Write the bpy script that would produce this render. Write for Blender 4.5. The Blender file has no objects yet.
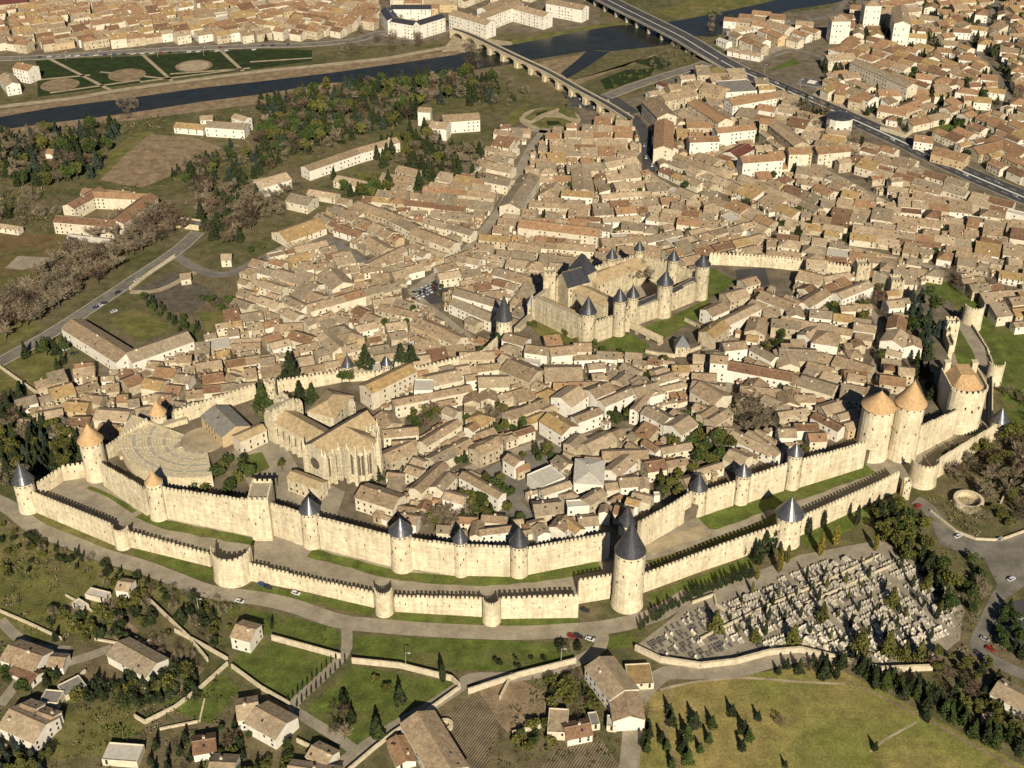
import bpy, math, random
from mathutils import Vector, Matrix
random.seed(7)
R = math.radians
C = bpy.context.scene.collection
# ------------------------------------------------------------------ camera model
PITCH, F, H = R(33.0), 1300.0, 410.0
BASE, ZL, ZC = 0.0, 4.2, 12.0     # ground level in force; level of the lists; level of the walled town
SP, CP = math.sin(PITCH), math.cos(PITCH)
def at(px, py, z=0.0):
    """pixel of the survey photograph -> point on the plane of height z"""
    u, v = (px-512)/F, (384-py)/F
    d = (u, CP+v*SP, -SP+v*CP)
    z += BASE; t = (z-H)/d[2]
    return Vector((d[0]*t, d[1]*t, z))
def to_px(p):
    dy, dz = p[1], p[2]-H
    zc = dy*CP-dz*SP; yc = dy*SP+dz*CP
    return (512+F*p[0]/zc, 384-F*yc/zc)
def scale_at(P):
    return (P[1]*CP-(P[2]-H)*SP)/F
def height_at(P, py):
    k = (384-py)/F
    return H - BASE + P[1]*(k*CP-SP)/(CP+k*SP)
def T(ox, oy, s):
    return lambda *p: [(ox+p[i]/s, oy+p[i+1]/s) for i in range(0, len(p), 2)]

# ------------------------------------------------------------------ materials
MATS = {}
def nt(name):
    m = bpy.data.materials.new(name); m.use_nodes = True
    n = m.node_tree.nodes; b = n['Principled BSDF']
    return m, n, m.node_tree.links, b
def mat(name, c1, c2=None, scale=0.3, rough=0.9, detail=4, spec=0.2, metal=0.0, rand=0.0, c3=None, scale3=0.03, lo=0.35, hi=0.65, lo3=.4, hi3=.62, bump=0.0, brick=None, wave=None, fine=None, streak=0):
    if name in MATS: return MATS[name]
    m, n, l, b = nt(name)
    b.inputs['Roughness'].default_value = rough
    b.inputs['Specular IOR Level'].default_value = spec
    b.inputs['Metallic'].default_value = metal
    geo = n.new('ShaderNodeNewGeometry')
    no = n.new('ShaderNodeTexNoise'); no.inputs['Scale'].default_value = scale; no.inputs['Detail'].default_value = detail
    l.new(geo.outputs['Position'], no.inputs['Vector'])
    r = n.new('ShaderNodeValToRGB')
    r.color_ramp.elements[0].position = lo; r.color_ramp.elements[1].position = hi
    c2 = c2 or tuple(x*0.75 for x in c1)
    r.color_ramp.elements[0].color = (*c2, 1); r.color_ramp.elements[1].color = (*c1, 1)
    l.new(no.outputs['Fac'], r.inputs['Fac'])
    out = r.outputs['Color']
    if c3:
        n3 = n.new('ShaderNodeTexNoise'); n3.inputs['Scale'].default_value = scale3; n3.inputs['Detail'].default_value = 5
        l.new(geo.outputs['Position'], n3.inputs['Vector'])
        r3 = n.new('ShaderNodeValToRGB'); r3.color_ramp.elements[0].position = lo3; r3.color_ramp.elements[1].position = hi3
        l.new(n3.outputs['Fac'], r3.inputs['Fac'])
        mx = n.new('ShaderNodeMix'); mx.data_type = 'RGBA'
        l.new(r3.outputs['Color'], mx.inputs['Factor']); l.new(out, mx.inputs[6]); mx.inputs[7].default_value = (*c3, 1)
        out = mx.outputs[2]
    if wave:
        w = n.new('ShaderNodeTexWave'); w.inputs['Scale'].default_value = wave[0]; w.inputs['Distortion'].default_value = wave[2]
        mp = n.new('ShaderNodeMapping'); mp.inputs['Rotation'].default_value = (0, 0, wave[1])
        l.new(geo.outputs['Position'], mp.inputs['Vector']); l.new(mp.outputs['Vector'], w.inputs['Vector'])
        mx = n.new('ShaderNodeMix'); mx.data_type = 'RGBA'; mx.blend_type = 'MULTIPLY'; mx.inputs['Factor'].default_value = wave[3]
        l.new(out, mx.inputs[6]); l.new(w.outputs['Color'], mx.inputs[7]); out = mx.outputs[2]
    if streak:
        mp=n.new('ShaderNodeMapping'); mp.inputs['Scale'].default_value=(.55,.55,.07); l.new(geo.outputs['Position'],mp.inputs['Vector'])
        f=n.new('ShaderNodeTexNoise'); f.inputs['Scale'].default_value=1.0; f.inputs['Detail'].default_value=7; l.new(mp.outputs['Vector'],f.inputs['Vector'])
        fm=n.new('ShaderNodeMapRange'); fm.inputs['From Min'].default_value=.38; fm.inputs['From Max'].default_value=.60; fm.inputs['To Min'].default_value=1-streak; fm.inputs['To Max'].default_value=1.05
        l.new(f.outputs['Fac'],fm.inputs['Value']); mm=n.new('ShaderNodeVectorMath'); mm.operation='SCALE'
        l.new(out,mm.inputs[0]); l.new(fm.outputs[0],mm.inputs['Scale']); out=mm.outputs[0]
        mp=n.new('ShaderNodeMapping'); mp.inputs['Scale'].default_value=(.12,.12,1.6); l.new(geo.outputs['Position'],mp.inputs['Vector'])
        f=n.new('ShaderNodeTexNoise'); f.inputs['Scale'].default_value=1.0; f.inputs['Detail'].default_value=5; l.new(mp.outputs['Vector'],f.inputs['Vector'])
        fm=n.new('ShaderNodeMapRange'); fm.inputs['From Min'].default_value=.4; fm.inputs['From Max'].default_value=.6; fm.inputs['To Min'].default_value=1-streak*.7; fm.inputs['To Max'].default_value=1.04
        l.new(f.outputs['Fac'],fm.inputs['Value']); mm=n.new('ShaderNodeVectorMath'); mm.operation='SCALE'
        l.new(out,mm.inputs[0]); l.new(fm.outputs[0],mm.inputs['Scale']); out=mm.outputs[0]
    if fine:
        for sc_,amt in fine:
            f=n.new('ShaderNodeTexNoise'); f.inputs['Scale'].default_value=sc_; f.inputs['Detail'].default_value=6; f.inputs['Roughness'].default_value=.7
            l.new(geo.outputs['Position'],f.inputs['Vector'])
            fm=n.new('ShaderNodeMapRange'); fm.inputs['From Min'].default_value=.36; fm.inputs['From Max'].default_value=.64; fm.inputs['To Min'].default_value=1-amt; fm.inputs['To Max'].default_value=1+amt*.8
            l.new(f.outputs['Fac'],fm.inputs['Value']); mm=n.new('ShaderNodeVectorMath'); mm.operation='SCALE'
            l.new(out,mm.inputs[0]); l.new(fm.outputs[0],mm.inputs['Scale']); out=mm.outputs[0]
    if rand:
        oi = n.new('ShaderNodeObjectInfo'); hs = n.new('ShaderNodeHueSaturation')
        mr = n.new('ShaderNodeMapRange'); mr.inputs['To Min'].default_value = 1-rand; mr.inputs['To Max'].default_value = 1+rand*.7
        l.new(oi.outputs['Random'], mr.inputs['Value']); l.new(mr.outputs[0], hs.inputs['Value'])
        l.new(out, hs.inputs['Color']); out = hs.outputs['Color']
    l.new(out, b.inputs['Base Color'])
    if bump:
        bp = n.new('ShaderNodeBump'); bp.inputs['Strength'].default_value = bump; bp.inputs['Distance'].default_value = 0.4
        l.new(no.outputs['Fac'], bp.inputs['Height']); l.new(bp.outputs['Normal'], b.inputs['Normal'])
    MATS[name] = m
    return m

STONE = mat('limestone_wall', (.82,.71,.50), (.68,.57,.385), .35, c3=(.58,.48,.32), scale3=.07, lo3=.47, hi3=.75, bump=.5, detail=8, streak=.17, fine=((.7,.08),))
STONE2 = mat('pale_parapet_stone', (.72,.61,.41), (.52,.43,.27), .8, fine=((.5,.15),))
STONE3 = mat('castle_stone', (.68,.58,.40), (.49,.41,.27), .5, bump=.4, detail=8, streak=.22)
CHURCH = mat('church_stone', (.76,.66,.47), (.52,.44,.30), .7, bump=.4, streak=.18)
SLATE = mat('slate', (.060,.060,.066), (.035,.035,.04), .8, rough=.38, spec=.45)
LEAD = mat('lead_cone', (.095,.096,.105), (.055,.056,.062), .9, rough=.33, spec=.7, metal=.15)
TERRA = mat('terracotta_cone', (.58,.385,.20), (.46,.29,.145), .7, fine=((.6,.12),))
ROOFS = [mat('roof_tan', (.385,.285,.18), (.28,.20,.125), .55, rand=.22, detail=6, bump=.4, fine=((1.1,.20),(.22,.16))),
         mat('roof_sand', (.46,.355,.235), (.35,.265,.17), .5, rand=.2, detail=6, bump=.4, fine=((1.1,.20),(.22,.16))),
         mat('roof_grey_tan', (.34,.27,.185), (.24,.19,.13), .6, rand=.22, detail=6, bump=.4, fine=((1.1,.20),(.22,.16))),
         mat('roof_orange', (.37,.225,.125), (.28,.165,.09), .5, rand=.22, detail=6, bump=.4, fine=((1.1,.20),(.22,.16))),
         mat('roof_brown', (.26,.155,.09), (.18,.10,.06), .6, rand=.22, detail=6, bump=.4, fine=((1.1,.20),(.22,.16))),
         mat('roof_ochre', (.44,.30,.14), (.33,.22,.10), .5, rand=.12, detail=6, bump=.4, fine=((1.1,.20),(.22,.16))),
         mat('roof_dark_red', (.16,.06,.045), (.11,.04,.03), .5, rand=.1),
         mat('roof_white_gravel', (.60,.55,.46), (.48,.44,.37), .6),
         mat('roof_grey_flat', (.27,.25,.22), (.20,.185,.16), .4),
         SLATE]
RNAME = ['tan','sandy','grey-brown','orange','brown','ochre','dark red','white flat','grey flat','slate']
WALLS = [mat('wall_cream', (.78,.69,.53), (.60,.52,.38), .5, rand=.10, c3=(.45,.38,.27), scale3=.25, lo3=.55, hi3=.85),
         mat('wall_stone', (.60,.50,.35), (.44,.36,.245), .6, rand=.10, c3=(.26,.21,.14), scale3=.25, lo3=.5, hi3=.8),
         mat('wall_white', (.82,.77,.66), (.70,.64,.53), .4, rand=.06),
         mat('wall_ochre', (.60,.45,.27), (.48,.36,.21), .5, rand=.10)]
WNAME = ['cream','stone','white','ochre']
GLASS = mat('window_dark', (.035,.035,.04), (.02,.02,.025), 1, rough=.25, spec=.5)
SHUTTER = mat('shutter', (.16,.13,.10), (.10,.08,.06), 1)
RIDGE = mat('ridge_tiles', (.40,.30,.19), (.28,.2,.12), .8)
GROUND = mat('scrub_ground', (.15,.13,.06), (.09,.092,.034), .035, detail=12, c3=(.17,.135,.075), scale3=.018, lo3=.46, hi3=.62, fine=((.9,.30),(.14,.28)))
TOWN = mat('town_ground', (.215,.175,.12), (.125,.10,.068), .12, detail=8, fine=((.7,.13),(.1,.14)))
GRASS = mat('grass', (.125,.158,.032), (.084,.108,.022), .15, detail=8, c3=(.14,.13,.045), scale3=.06, lo3=.5, hi3=.7, fine=((.9,.30),(.14,.28)))
GRASSD = mat('dark_lawn', (.035,.052,.014), (.022,.036,.01), .1, detail=6, fine=((.9,.30),(.14,.28)))
PASTURE = mat('pasture', (.18,.168,.052), (.12,.118,.034), .08, detail=10, c3=(.19,.155,.065), scale3=.03, lo3=.5, hi3=.68, fine=((.9,.30),(.14,.28)))
FIELD = mat('dry_field', (.33,.255,.09), (.25,.205,.068), .05, detail=12, c3=(.20,.20,.05), scale3=.02, lo3=.42, hi3=.62, fine=((.9,.30),(.14,.28)))
TAN = mat('tan_soil', (.31,.225,.135), (.23,.165,.10), .12, detail=9, fine=((.9,.30),(.14,.28)))
SAND = mat('sand', (.46,.38,.25), (.33,.26,.165), .15, detail=8, fine=((.7,.13),(.1,.14)))
VINE = mat('ploughed_field', (.33,.26,.16), (.24,.19,.12), .2, wave=(.30, .5, .5, .75), fine=((.7,.13),(.1,.14)))
VINE2 = mat('grey_vineyard', (.17,.145,.11), (.12,.10,.075), .2, wave=(.30, -.9, .4, .35), fine=((.7,.13),(.1,.14)))
ORANGEF = mat('orange_brown_field', (.20,.12,.055), (.13,.10,.04), .06, detail=9, c3=(.12,.12,.04), scale3=.03, fine=((.9,.30),(.14,.28)))
PATH = mat('gravel_path', (.36,.31,.23), (.27,.23,.17), .15, detail=9, fine=((.7,.13),(.1,.14)))
ROAD = mat('asphalt_worn', (.225,.20,.165), (.165,.15,.125), .1, detail=9, fine=((.7,.13),(.1,.14)))
ROADD = mat('asphalt_dark', (.085,.08,.08), (.06,.057,.058), .1, detail=8)
WATER = mat('river_water', (.022,.026,.022), (.030,.030,.022), .02, rough=.22, spec=.16, fine=((.08,.3),))
MARK = mat('road_paint', (.75,.73,.68), (.6,.58,.54), 1)
LOWWALL = mat('garden_wall_stone', (.66,.57,.42), (.50,.42,.30), .5)
CONCRETE = mat('concrete', (.47,.43,.36), (.36,.33,.27), .3)
TOMB = mat('tomb_stone', (.84,.76,.62), (.56,.49,.38), .7, rand=.3, fine=((.45,.35),))
TOMBD = mat('dark_granite', (.17,.155,.14), (.09,.08,.07), 1.0, rough=.3)
BARK = mat('bark', (.14,.115,.085), (.08,.065,.045), 2)
def leafmat(name, c1, c2): return mat(name, c1, c2, .6, rand=.28, detail=2, rough=.8)
L_DARK = leafmat('leaf_conifer', (.050,.064,.024), (.026,.036,.014))
L_BLUE = leafmat('leaf_blue_cedar', (.055,.075,.055), (.03,.042,.03))
L_OLIVE = leafmat('leaf_olive', (.15,.145,.035), (.085,.088,.022))
L_YEL = leafmat('leaf_yellow', (.24,.19,.03), (.14,.12,.02))
L_GREEN = leafmat('leaf_green', (.080,.110,.028), (.042,.062,.016))
L_BARE = leafmat('twigs', (.28,.22,.145), (.165,.13,.085))
L_BARE2 = leafmat('reddish_twigs', (.19,.125,.085), (.11,.075,.05))
CARM = [mat('car_white', (.75,.75,.74), rough=.3), mat('car_red', (.35,.03,.02), rough=.3), mat('car_dark', (.03,.035,.05), rough=.3), mat('car_silver', (.4,.41,.42), rough=.3), mat('car_blue', (.04,.09,.22), rough=.3)]
CNAME = ['white','red','dark','silver','blue']

# ------------------------------------------------------------------ mesh helper
class MB:
    def __init__(s): s.v=[]; s.f=[]; s.m=[]; s.mats=[]
    def mi(s, m):
        if m not in s.mats: s.mats.append(m)
        return s.mats.index(m)
    def face(s, pts, m):
        i=len(s.v); s.v += [tuple(p) for p in pts]; s.f.append(tuple(range(i,i+len(pts)))); s.m.append(s.mi(m))
    def box(s, x0,x1,y0,y1,z0,z1, m, top=None):
        i=len(s.v); k=s.mi(m)
        s.v += [(x0,y0,z0),(x1,y0,z0),(x1,y1,z0),(x0,y1,z0),(x0,y0,z1),(x1,y0,z1),(x1,y1,z1),(x0,y1,z1)]
        for q in ((0,3,2,1),(4,5,6,7),(0,1,5,4),(1,2,6,5),(2,3,7,6),(3,0,4,7)):
            s.f.append(tuple(i+a for a in q)); s.m.append(k)
        if top: s.m[-5]=s.mi(top)
    def obox(s, P, ux, hx, hy, z0, z1, m, top=None):
        """box centred on P (xy), ux unit dir (x,y), half sizes"""
        i=len(s.v); k=s.mi(m); vx,vy=-ux[1],ux[0]
        for z in (z0,z1):
            for a,b in ((-1,-1),(1,-1),(1,1),(-1,1)):
                s.v.append((P[0]+ux[0]*hx*a+vx*hy*b, P[1]+ux[1]*hx*a+vy*hy*b, z))
        for q in ((0,3,2,1),(4,5,6,7),(0,1,5,4),(1,2,6,5),(2,3,7,6),(3,0,4,7)):
            s.f.append(tuple(i+a for a in q)); s.m.append(k)
        if top: s.m[-5]=s.mi(top)
    def lathe(s, cx, cy, prof, m, n=20, cap=True, a0=0, a1=None):
        full = a1 is None; a1 = a1 if a1 is not None else a0+2*math.pi
        i=len(s.v); k=s.mi(m); nn = n if full else n+1
        for r,z in prof:
            for j in range(nn):
                a=a0+(a1-a0)*j/n
                s.v.append((cx+r*math.cos(a), cy+r*math.sin(a), z))
        for p in range(len(prof)-1):
            for j in range(n):
                a=i+p*nn+j; b=i+p*nn+(j+1)%nn
                s.f.append((a,b,b+nn,a+nn)); s.m.append(k)
        if cap:
            s.f.append(tuple(i+(len(prof)-1)*nn+j for j in range(nn))); s.m.append(k)
    def prism(s, pts, z0, z1, m, top=None):
        n=len(pts); i=len(s.v); k=s.mi(m)
        s.v += [(p[0],p[1],z0) for p in pts]+[(p[0],p[1],z1) for p in pts]
        for j in range(n):
            s.f.append((i+j,i+(j+1)%n,i+n+(j+1)%n,i+n+j)); s.m.append(k)
        s.f.append(tuple(i+n+j for j in range(n))); s.m.append(s.mi(top or m))
        s.f.append(tuple(i+j for j in reversed(range(n)))); s.m.append(k)
    def add(s, o, M):
        i=len(s.v); s.v += [tuple(M @ Vector(v)) for v in o.v]
        mm=[s.mi(x) for x in o.mats]
        for f,k in zip(o.f,o.m): s.f.append(tuple(i+a for a in f)); s.m.append(mm[k])
    def mesh(s, name, smooth=False):
        me=bpy.data.meshes.new(name); me.from_pydata(s.v,[],s.f)
        for m in s.mats: me.materials.append(m)
        me.polygons.foreach_set('material_index', s.m)
        if smooth: me.polygons.foreach_set('use_smooth',[True]*len(s.f))
        me.update(); return me
    def build(s, name, parent=None, smooth=False, loc=None, rz=0):
        return link(name, s.mesh(name, smooth), parent, loc, rz)
def link(name, data, parent=None, loc=None, rz=0):
    o=bpy.data.objects.new(name, data); C.objects.link(o)
    if parent is not None: o.parent=parent
    if loc is not None: o.location=loc
    if rz: o.rotation_euler=(0,0,rz)
    return o
def tag(o, label, cat, group=None):
    o['label']=label; o['category']=cat
    if group: o['group']=group
    return o
def struct(o): o['kind']='structure'; return o
def thing(name, label, cat, loc=(0,0,0), rz=0, group=None):
    return tag(link(name, None, None, loc, rz), label, cat, group)

# ------------------------------------------------------------------ auto labels: how one tells look-alikes apart
LM = [(330,440,'the big church'),(165,440,'the open-air theatre'),(628,560,'the tall black-coned tower'),(587,320,'the castle corner tower'),
 (549,285,"the castle watchtower"),(682,345,'the barbican gate roof'),(880,420,'the twin gate towers'),(965,390,'the horseshoe tower'),
 (95,450,'the orange-coned tower'),(28,485,'the silver-coned tower'),(504,315,'the lone castle-side tower'),(470,310,'the double-roofed hall'),
 (560,212,'the long orange roof'),(610,90,"the bridge gardens"),(550,75,'the arched stone bridge'),(700,50,'the motor bridge ramp'),(740,150,'the white apartment blocks'),
 (840,125,'the round block'),(895,95,'the shopping yard roofs'),(900,60,'the white slab flats'),(960,100,'the curving suburb lane'),(1000,200,'the avenue end'),
 (900,270,'the ruined north wall'),(868,265,'the square north tower'),(800,230,'the shop street end'),(700,195,'the white shop street'),(425,285,'the car-filled square'),
 (130,340,'the long L-shaped school'),(100,210,'the courtyard convent'),(190,135,'the yellow-roofed farm'),(350,150,'the long riverside house'),(455,120,'the tall white mill'),
 (300,215,'the wide depot'),(425,25,'the riverside mansion'),(195,65,'the sandy park circles'),(60,75,'the park entrance'),(540,20,'the white hospital wings'),
 (560,470,'the white-roofed hall'),(530,475,'the pale courtyard'),(390,385,'the big terracotta mansion'),(740,380,'the long inn'),(820,350,'the pyramid-roofed house'),
 (972,495,'the round stone ring'),(1000,560,'the road junction'),(800,600,'the cemetery centre'),(930,640,'the cemetery corner'),(670,650,'the small square graves'),(620,680,'the crossroads barn'),
 (430,735,'the farm shed'),(265,715,'the cream villa'),(250,630,'the white cottage'),(135,650,'the grey-roofed cottage'),(30,700,'the two-winged villa'),(20,650,'the leftmost house'),
 (720,720,'the dry field'),(480,640,'the grass verge'),(360,690,'the green paddock'),(235,570,'the half-moon wall tower'),(402,540,'the central wall tower'),(788,520,'the squat cone tower'),
 (697,485,'the turret by the ditch'),(370,355,'the small silver turret'),(250,230,'the stream bridge'),(70,280,'the brown allotments'),(160,290,'the grey vineyard'),(650,600,'the shaded ditch'),
 (430,420,'the leafy courtyard'),(760,420,'the bare-treed yard'),(700,440,'the tree-filled garden'),(480,500,'the small car park'),(600,400,'the long cream mansion'),(880,340,'the garden by the wall'),
 (700,100,'the school yard roofs'),(800,190,'the orange terraces'),(950,230,'the big courtyard block'),(600,160,'the bent high street'),(480,220,'the twin parallel terraces'),(400,230,'the long diagonal terrace'),
 (300,300,'the walled green garden'),(110,30,'the old town by the river'),(250,30,'the quay houses'),(900,20,'the far suburb'),(980,20,'the suburb edge')]
PEND=[]
ORD=['nearest','second','third','fourth','fifth','sixth','seventh','eighth','ninth','tenth']+[str(i)+'th' for i in range(11,20)]
for i in range(20,200):
    ORD.append(str(i)+({1:'st',2:'nd',3:'rd'}.get(i%10,'th') if i%100 not in (11,12,13) else 'th'))
def auto(o, desc, cat, px, py, group=None):
    tag(o, desc, cat, group); PEND.append((o, desc, cat, px, py))
def resolve():
    cells={}
    for o,desc,cat,px,py in PEND:
        lm=min(LM, key=lambda l:(l[0]-px)**2+(l[1]-py)**2)
        dx,dy=px-lm[0],py-lm[1]; d=math.hypot(dx,dy)
        a=math.degrees(math.atan2(-dy,dx))%360
        sec=['right of','up right from','above','up left from','left of','down left from','below','down right from'][int((a+22.5)//45)%8]
        cells.setdefault((desc,lm[2],sec),[]).append((d,o))
    for (desc,l,sec),lst in cells.items():
        lst.sort(key=lambda t:t[0])
        for i,(d,o) in enumerate(lst):
            if len(lst)==1: o['label']=f'{desc} {sec} {l}'
            else: o['label']=f'{desc}, {ORD[i]} {sec} {l}'

# ------------------------------------------------------------------ setting: ground, zones
def ribbon(pts, w, z):
    P=[at(*p) if len(p)==2 else Vector(p) for p in pts]
    Q=[]
    for i in range(len(P)-1):                      # Catmull-Rom
        p0=P[max(i-1,0)];p1=P[i];p2=P[i+1];p3=P[min(i+2,len(P)-1)]
        n=max(2,int((p2-p1).length/5))
        for k in range(n):
            t=k/n
            Q.append(.5*((2*p1)+(p2-p0)*t+(2*p0-5*p1+4*p2-p3)*t*t+(3*p1-p0-3*p2+p3)*t**3))
    Q.append(P[-1])
    L=[];Rr=[]
    for i,q in enumerate(Q):
        d=(Q[min(i+1,len(Q)-1)]-Q[max(i-1,0)]); d.z=0; d.normalize()
        nrm=Vector((-d.y,d.x,0))
        L.append(q+nrm*w/2); Rr.append(q-nrm*w/2)
    return Q,L,Rr
ROADSEG=[]
def road(name, pts, w, m, z=.12, excl=True, kerb=False):
    Q,L,Rr=ribbon(pts,w,z); z+=BASE
    if name=='verge':
        for S_ in (L,Rr):
            for i in range(len(S_)): S_[i]=S_[i]+(S_[i]-Q[i])*random.uniform(-.28,.10)
    b=MB()
    for i in range(len(Q)-1):
        b.face([(Rr[i].x,Rr[i].y,z),(Rr[i+1].x,Rr[i+1].y,z),(L[i+1].x,L[i+1].y,z),(L[i].x,L[i].y,z)],m)
        if excl: ROADSEG.append((Q[i].x,Q[i].y,Q[i+1].x,Q[i+1].y,w/2))
    if kerb:
        for S in (L,Rr):
            for i in range(len(Q)-1):
                d=(S[i+1]-S[i]); ln=d.length
                if ln<.1: continue
                c=(S[i]+S[i+1])/2; b.obox(c,(d.x/ln,d.y/ln),ln/2,.25,BASE,z+.12,CONCRETE)
    return struct(b.build(name))
def zone(name, pts, m, z):
    P=[at(*p) for p in pts]; z+=BASE
    b=MB(); b.face([(p.x,p.y,z) for p in P], m)
    o=b.build(name)
    if o.data.polygons[0].normal.z<0: o.data.flip_normals()
    return struct(o)
def disc(name, px, py, r, m, z):
    c=at(px,py); z+=BASE; b=MB(); b.face([(c.x+r*math.cos(a*.2618),c.y+r*math.sin(a*.2618),z) for a in range(24)], m)
    return struct(b.build(name))
b=MB(); b.face([(-6000,-800,0),(6000,-800,0),(6000,9000,0),(-6000,9000,0)],GROUND); struct(b.build('ground'))

zone('town_ground',[(165,408),(256,262),(330,215),(440,180),(520,125),(640,95),(700,60),(830,110),(1060,205),(1060,340),(960,300),(930,330),(945,400),(900,440),(780,462),(640,522),(527,545),(400,530),(300,500),(180,480),(110,450)],TOWN,.04)
zone('town_ground',[(-60,-8),(600,-12),(600,30),(470,34),(410,45),(140,50),(-60,64)],TOWN,.04)
zone('town_ground',[(720,20),(830,8),(850,-10),(1080,-10),(1080,200),(960,165),(850,112),(735,60)],TOWN,.045)
zone('town_ground',[(20,400),(60,372),(130,360),(256,330),(260,384),(170,405),(110,440),(60,425)],TOWN,.05)
# river
zone('river',[(-90,134),(0,117),(50,108),(130,98),(200,88),(256,82),(330,73),(400,63),(455,55),(490,46),(512,45),(562,35),(612,26),(640,24),(677,21),(702,16),(737,9),(768,2),(840,-16),(900,-14),(835,3),(790,10),(752,24),(731,31),(712,37),(697,36),(672,44),(652,47),(612,51),(594,50),(562,55),(527,61),(500,66),(463,71),(381,80),(331,83),(281,91),(256,95),(200,102),(150,110),(100,117),(50,123),(0,130),(-90,150)],WATER,.07)
zone('river',[(588,50),(610,52),(600,58),(587,67),(567,79),(561,73),(577,60)],WATER,.078)
zone('river_bank',[(-40,118),(0,110),(75,100),(128,91),(256,74),(320,66),(460,50),(455,56),(400,64),(256,83),(130,99),(0,118),(-40,126)],TAN,.06)
zone('river_bank',[(-40,135),(0,128),(100,115),(200,100),(281,90),(340,81),(330,93),(256,104),(150,118),(50,131),(0,138),(-40,146)],TAN,.06)
zone('river_bank',[(455,34),(512,42),(512,48),(470,52),(440,54)],SAND,.055)
zone('river_bank',[(512,40),(612,22),(645,22),(640,27),(562,37),(512,47)],PASTURE,.06)
zone('river_bank',[(655,12),(690,0),(840,-14),(840,-10),(740,8),(680,20)],PASTURE,.06)
zone('river_bank',[(540,62),(594,52),(560,74),(575,80),(640,62),(672,48),(650,56),(560,92),(530,72)],TAN,.06)
zone('park_lawn',[(36,61),(60,59),(140,56),(256,49),(312,50),(312,61),(256,69),(130,84),(60,94),(38,97)],GRASSD,.06)
for p,q in (((48,58),(112,91)),((143,55),(172,81)),((220,50),(243,71)),((38,80),(90,75)),((100,72),(170,79)),((170,74),(240,69)),((250,62),(312,58)),((50,93),(140,80)),((140,82),(250,68))):
    road('path',[p,q],3.5,SAND,.10,False)
for x,y in ((127,75),(194,66),(60,85)): disc('sand_circle',x,y,17,TAN,.115)
disc('sand_circle',194,66,14,SAND,.125)
def terrace(name,front,back,m,z):
    pts=[(p.x,p.y) for p in front]+[(p.x,p.y) for p in back]
    b=MB(); b.prism(pts,0,z,m); o=b.build(name)
    return struct(o)
def fr(pts,base,dy=1.2):
    global BASE
    o=BASE; BASE=base; r=[at(*p)+Vector((0,dy,0)) for p in pts]; BASE=o; return r
lf=fr([(37,513),(115,546),(129,547),(211,567),(228,574),(251,581),(311,593),(374,608),(395,612),(483,617),(501,619),(577,618),(578,604),(613,598),(643,593),(700,572),(732,561),(778,545),(800,536),(878,501),(896,492),(920,480),(936,479),(980,449)],0)+fr([(989,430),(990,372),(985,356),(961,320)],0,.5)
lb=fr([(945,330),(700,400),(300,420),(110,440),(62,478),(38,498)],5,0)
terrace('lists_terrace',lf,lb,PATH,ZL)
cf=fr([(108,483),(147,515),(160,516),(168,519),(245,535),(258,538),(270,534),(303,546),(321,549),(393,567),(412,569),(455,576),(467,576),(510,577),(528,575),(609,559),(640,549),(674,529),(705,515),(733,506),(748,503),(784,491),(799,488),(838,476),(863,468),(875,458),(905,456),(915,456),(950,437),(956,425)],ZL)
cb=fr([(953,366),(943,346),(905,303),(886,292),(868,284),(853,276),(768,267),(712,264),(700,272),(643,277),(606,285),(552,303),(530,318),(498,348),(483,363),(421,379),(395,377),(345,381),(257,397),(176,424),(152,440)],ZC,-1)+fr([(107,473)],ZL,0)
terrace('town_hill',cf,cb,TOWN,ZC)
# bridge gardens
zone('garden_lawn',[(600,80),(625,70),(655,68),(650,76),(620,86),(606,90)],GRASSD,.07)
zone('garden_lawn',[(634,62),(655,56),(672,64),(660,70)],GRASSD,.07)
disc('round_garden',550,119,26,SAND,.06)
for q_ in ([(524,118),(535,110),(552,107),(557,109),(541,114),(531,121)],[(560,108),(574,112),(578,119),(568,117),(558,112)],[(531,124),(545,117),(562,118),(573,122),(560,129),(542,129)],[(528,104),(512,112),(505,120),(512,126),(522,116)]): zone('garden_lawn',q_,PASTURE,.075)
for q_ in ([(546,121),(558,121),(562,124),(548,126)],[(536,113),(548,110),(546,112),(537,116)]): zone('garden_bed',q_,GRASSD,.085)
zone('verge',[(676,80),(700,72),(722,66),(728,76),(700,80)],FIELD,.07)
zone('verge',[(930,115),(955,108),(985,122),(960,135),(935,132)],GRASS,.09)
zone('verge',[(768,70),(795,58),(800,64),(775,70)],GRASS,.09)
# fields
zone('field',[(150,134),(195,138),(222,148),(190,168),(142,188),(100,180),(125,155)],TAN,.07)
zone('field',[(110,150),(140,130),(155,132),(118,175),(100,180)],PASTURE,.065)
zone('field',[(-30,236),(70,234),(88,250),(62,290),(20,318),(-30,340)],ORANGEF,.06)
zone('field',[(5,268),(18,256),(56,258),(52,264),(22,270)],PATH,.075)
zone('field',[(0,330),(30,318),(42,328),(0,352)],PASTURE,.06)
zone('field',[(132,290),(172,272),(217,292),(192,315),(160,309)],VINE2,.07)
zone('garden_lawn',[(108,318),(135,308),(174,327),(140,342)],PASTURE,.07)
zone('garden_lawn',[(196,312),(232,312),(240,330),(210,338)],PASTURE,.07)
zone('garden_lawn',[(290,283),(312,276),(324,280),(300,292)],GRASS,.09)
zone('field',[(-20,372),(55,336),(66,352),(50,378),(20,388),(-20,398)],PASTURE,.06)
zone('pasture',[(-40,520),(60,548),(150,580),(236,605),(150,600),(120,610),(60,640),(-40,640)],PASTURE,.05)
zone('pasture',[(256,638),(341,660),(300,698),(288,702),(256,686),(226,668)],GRASS,.07)
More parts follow.
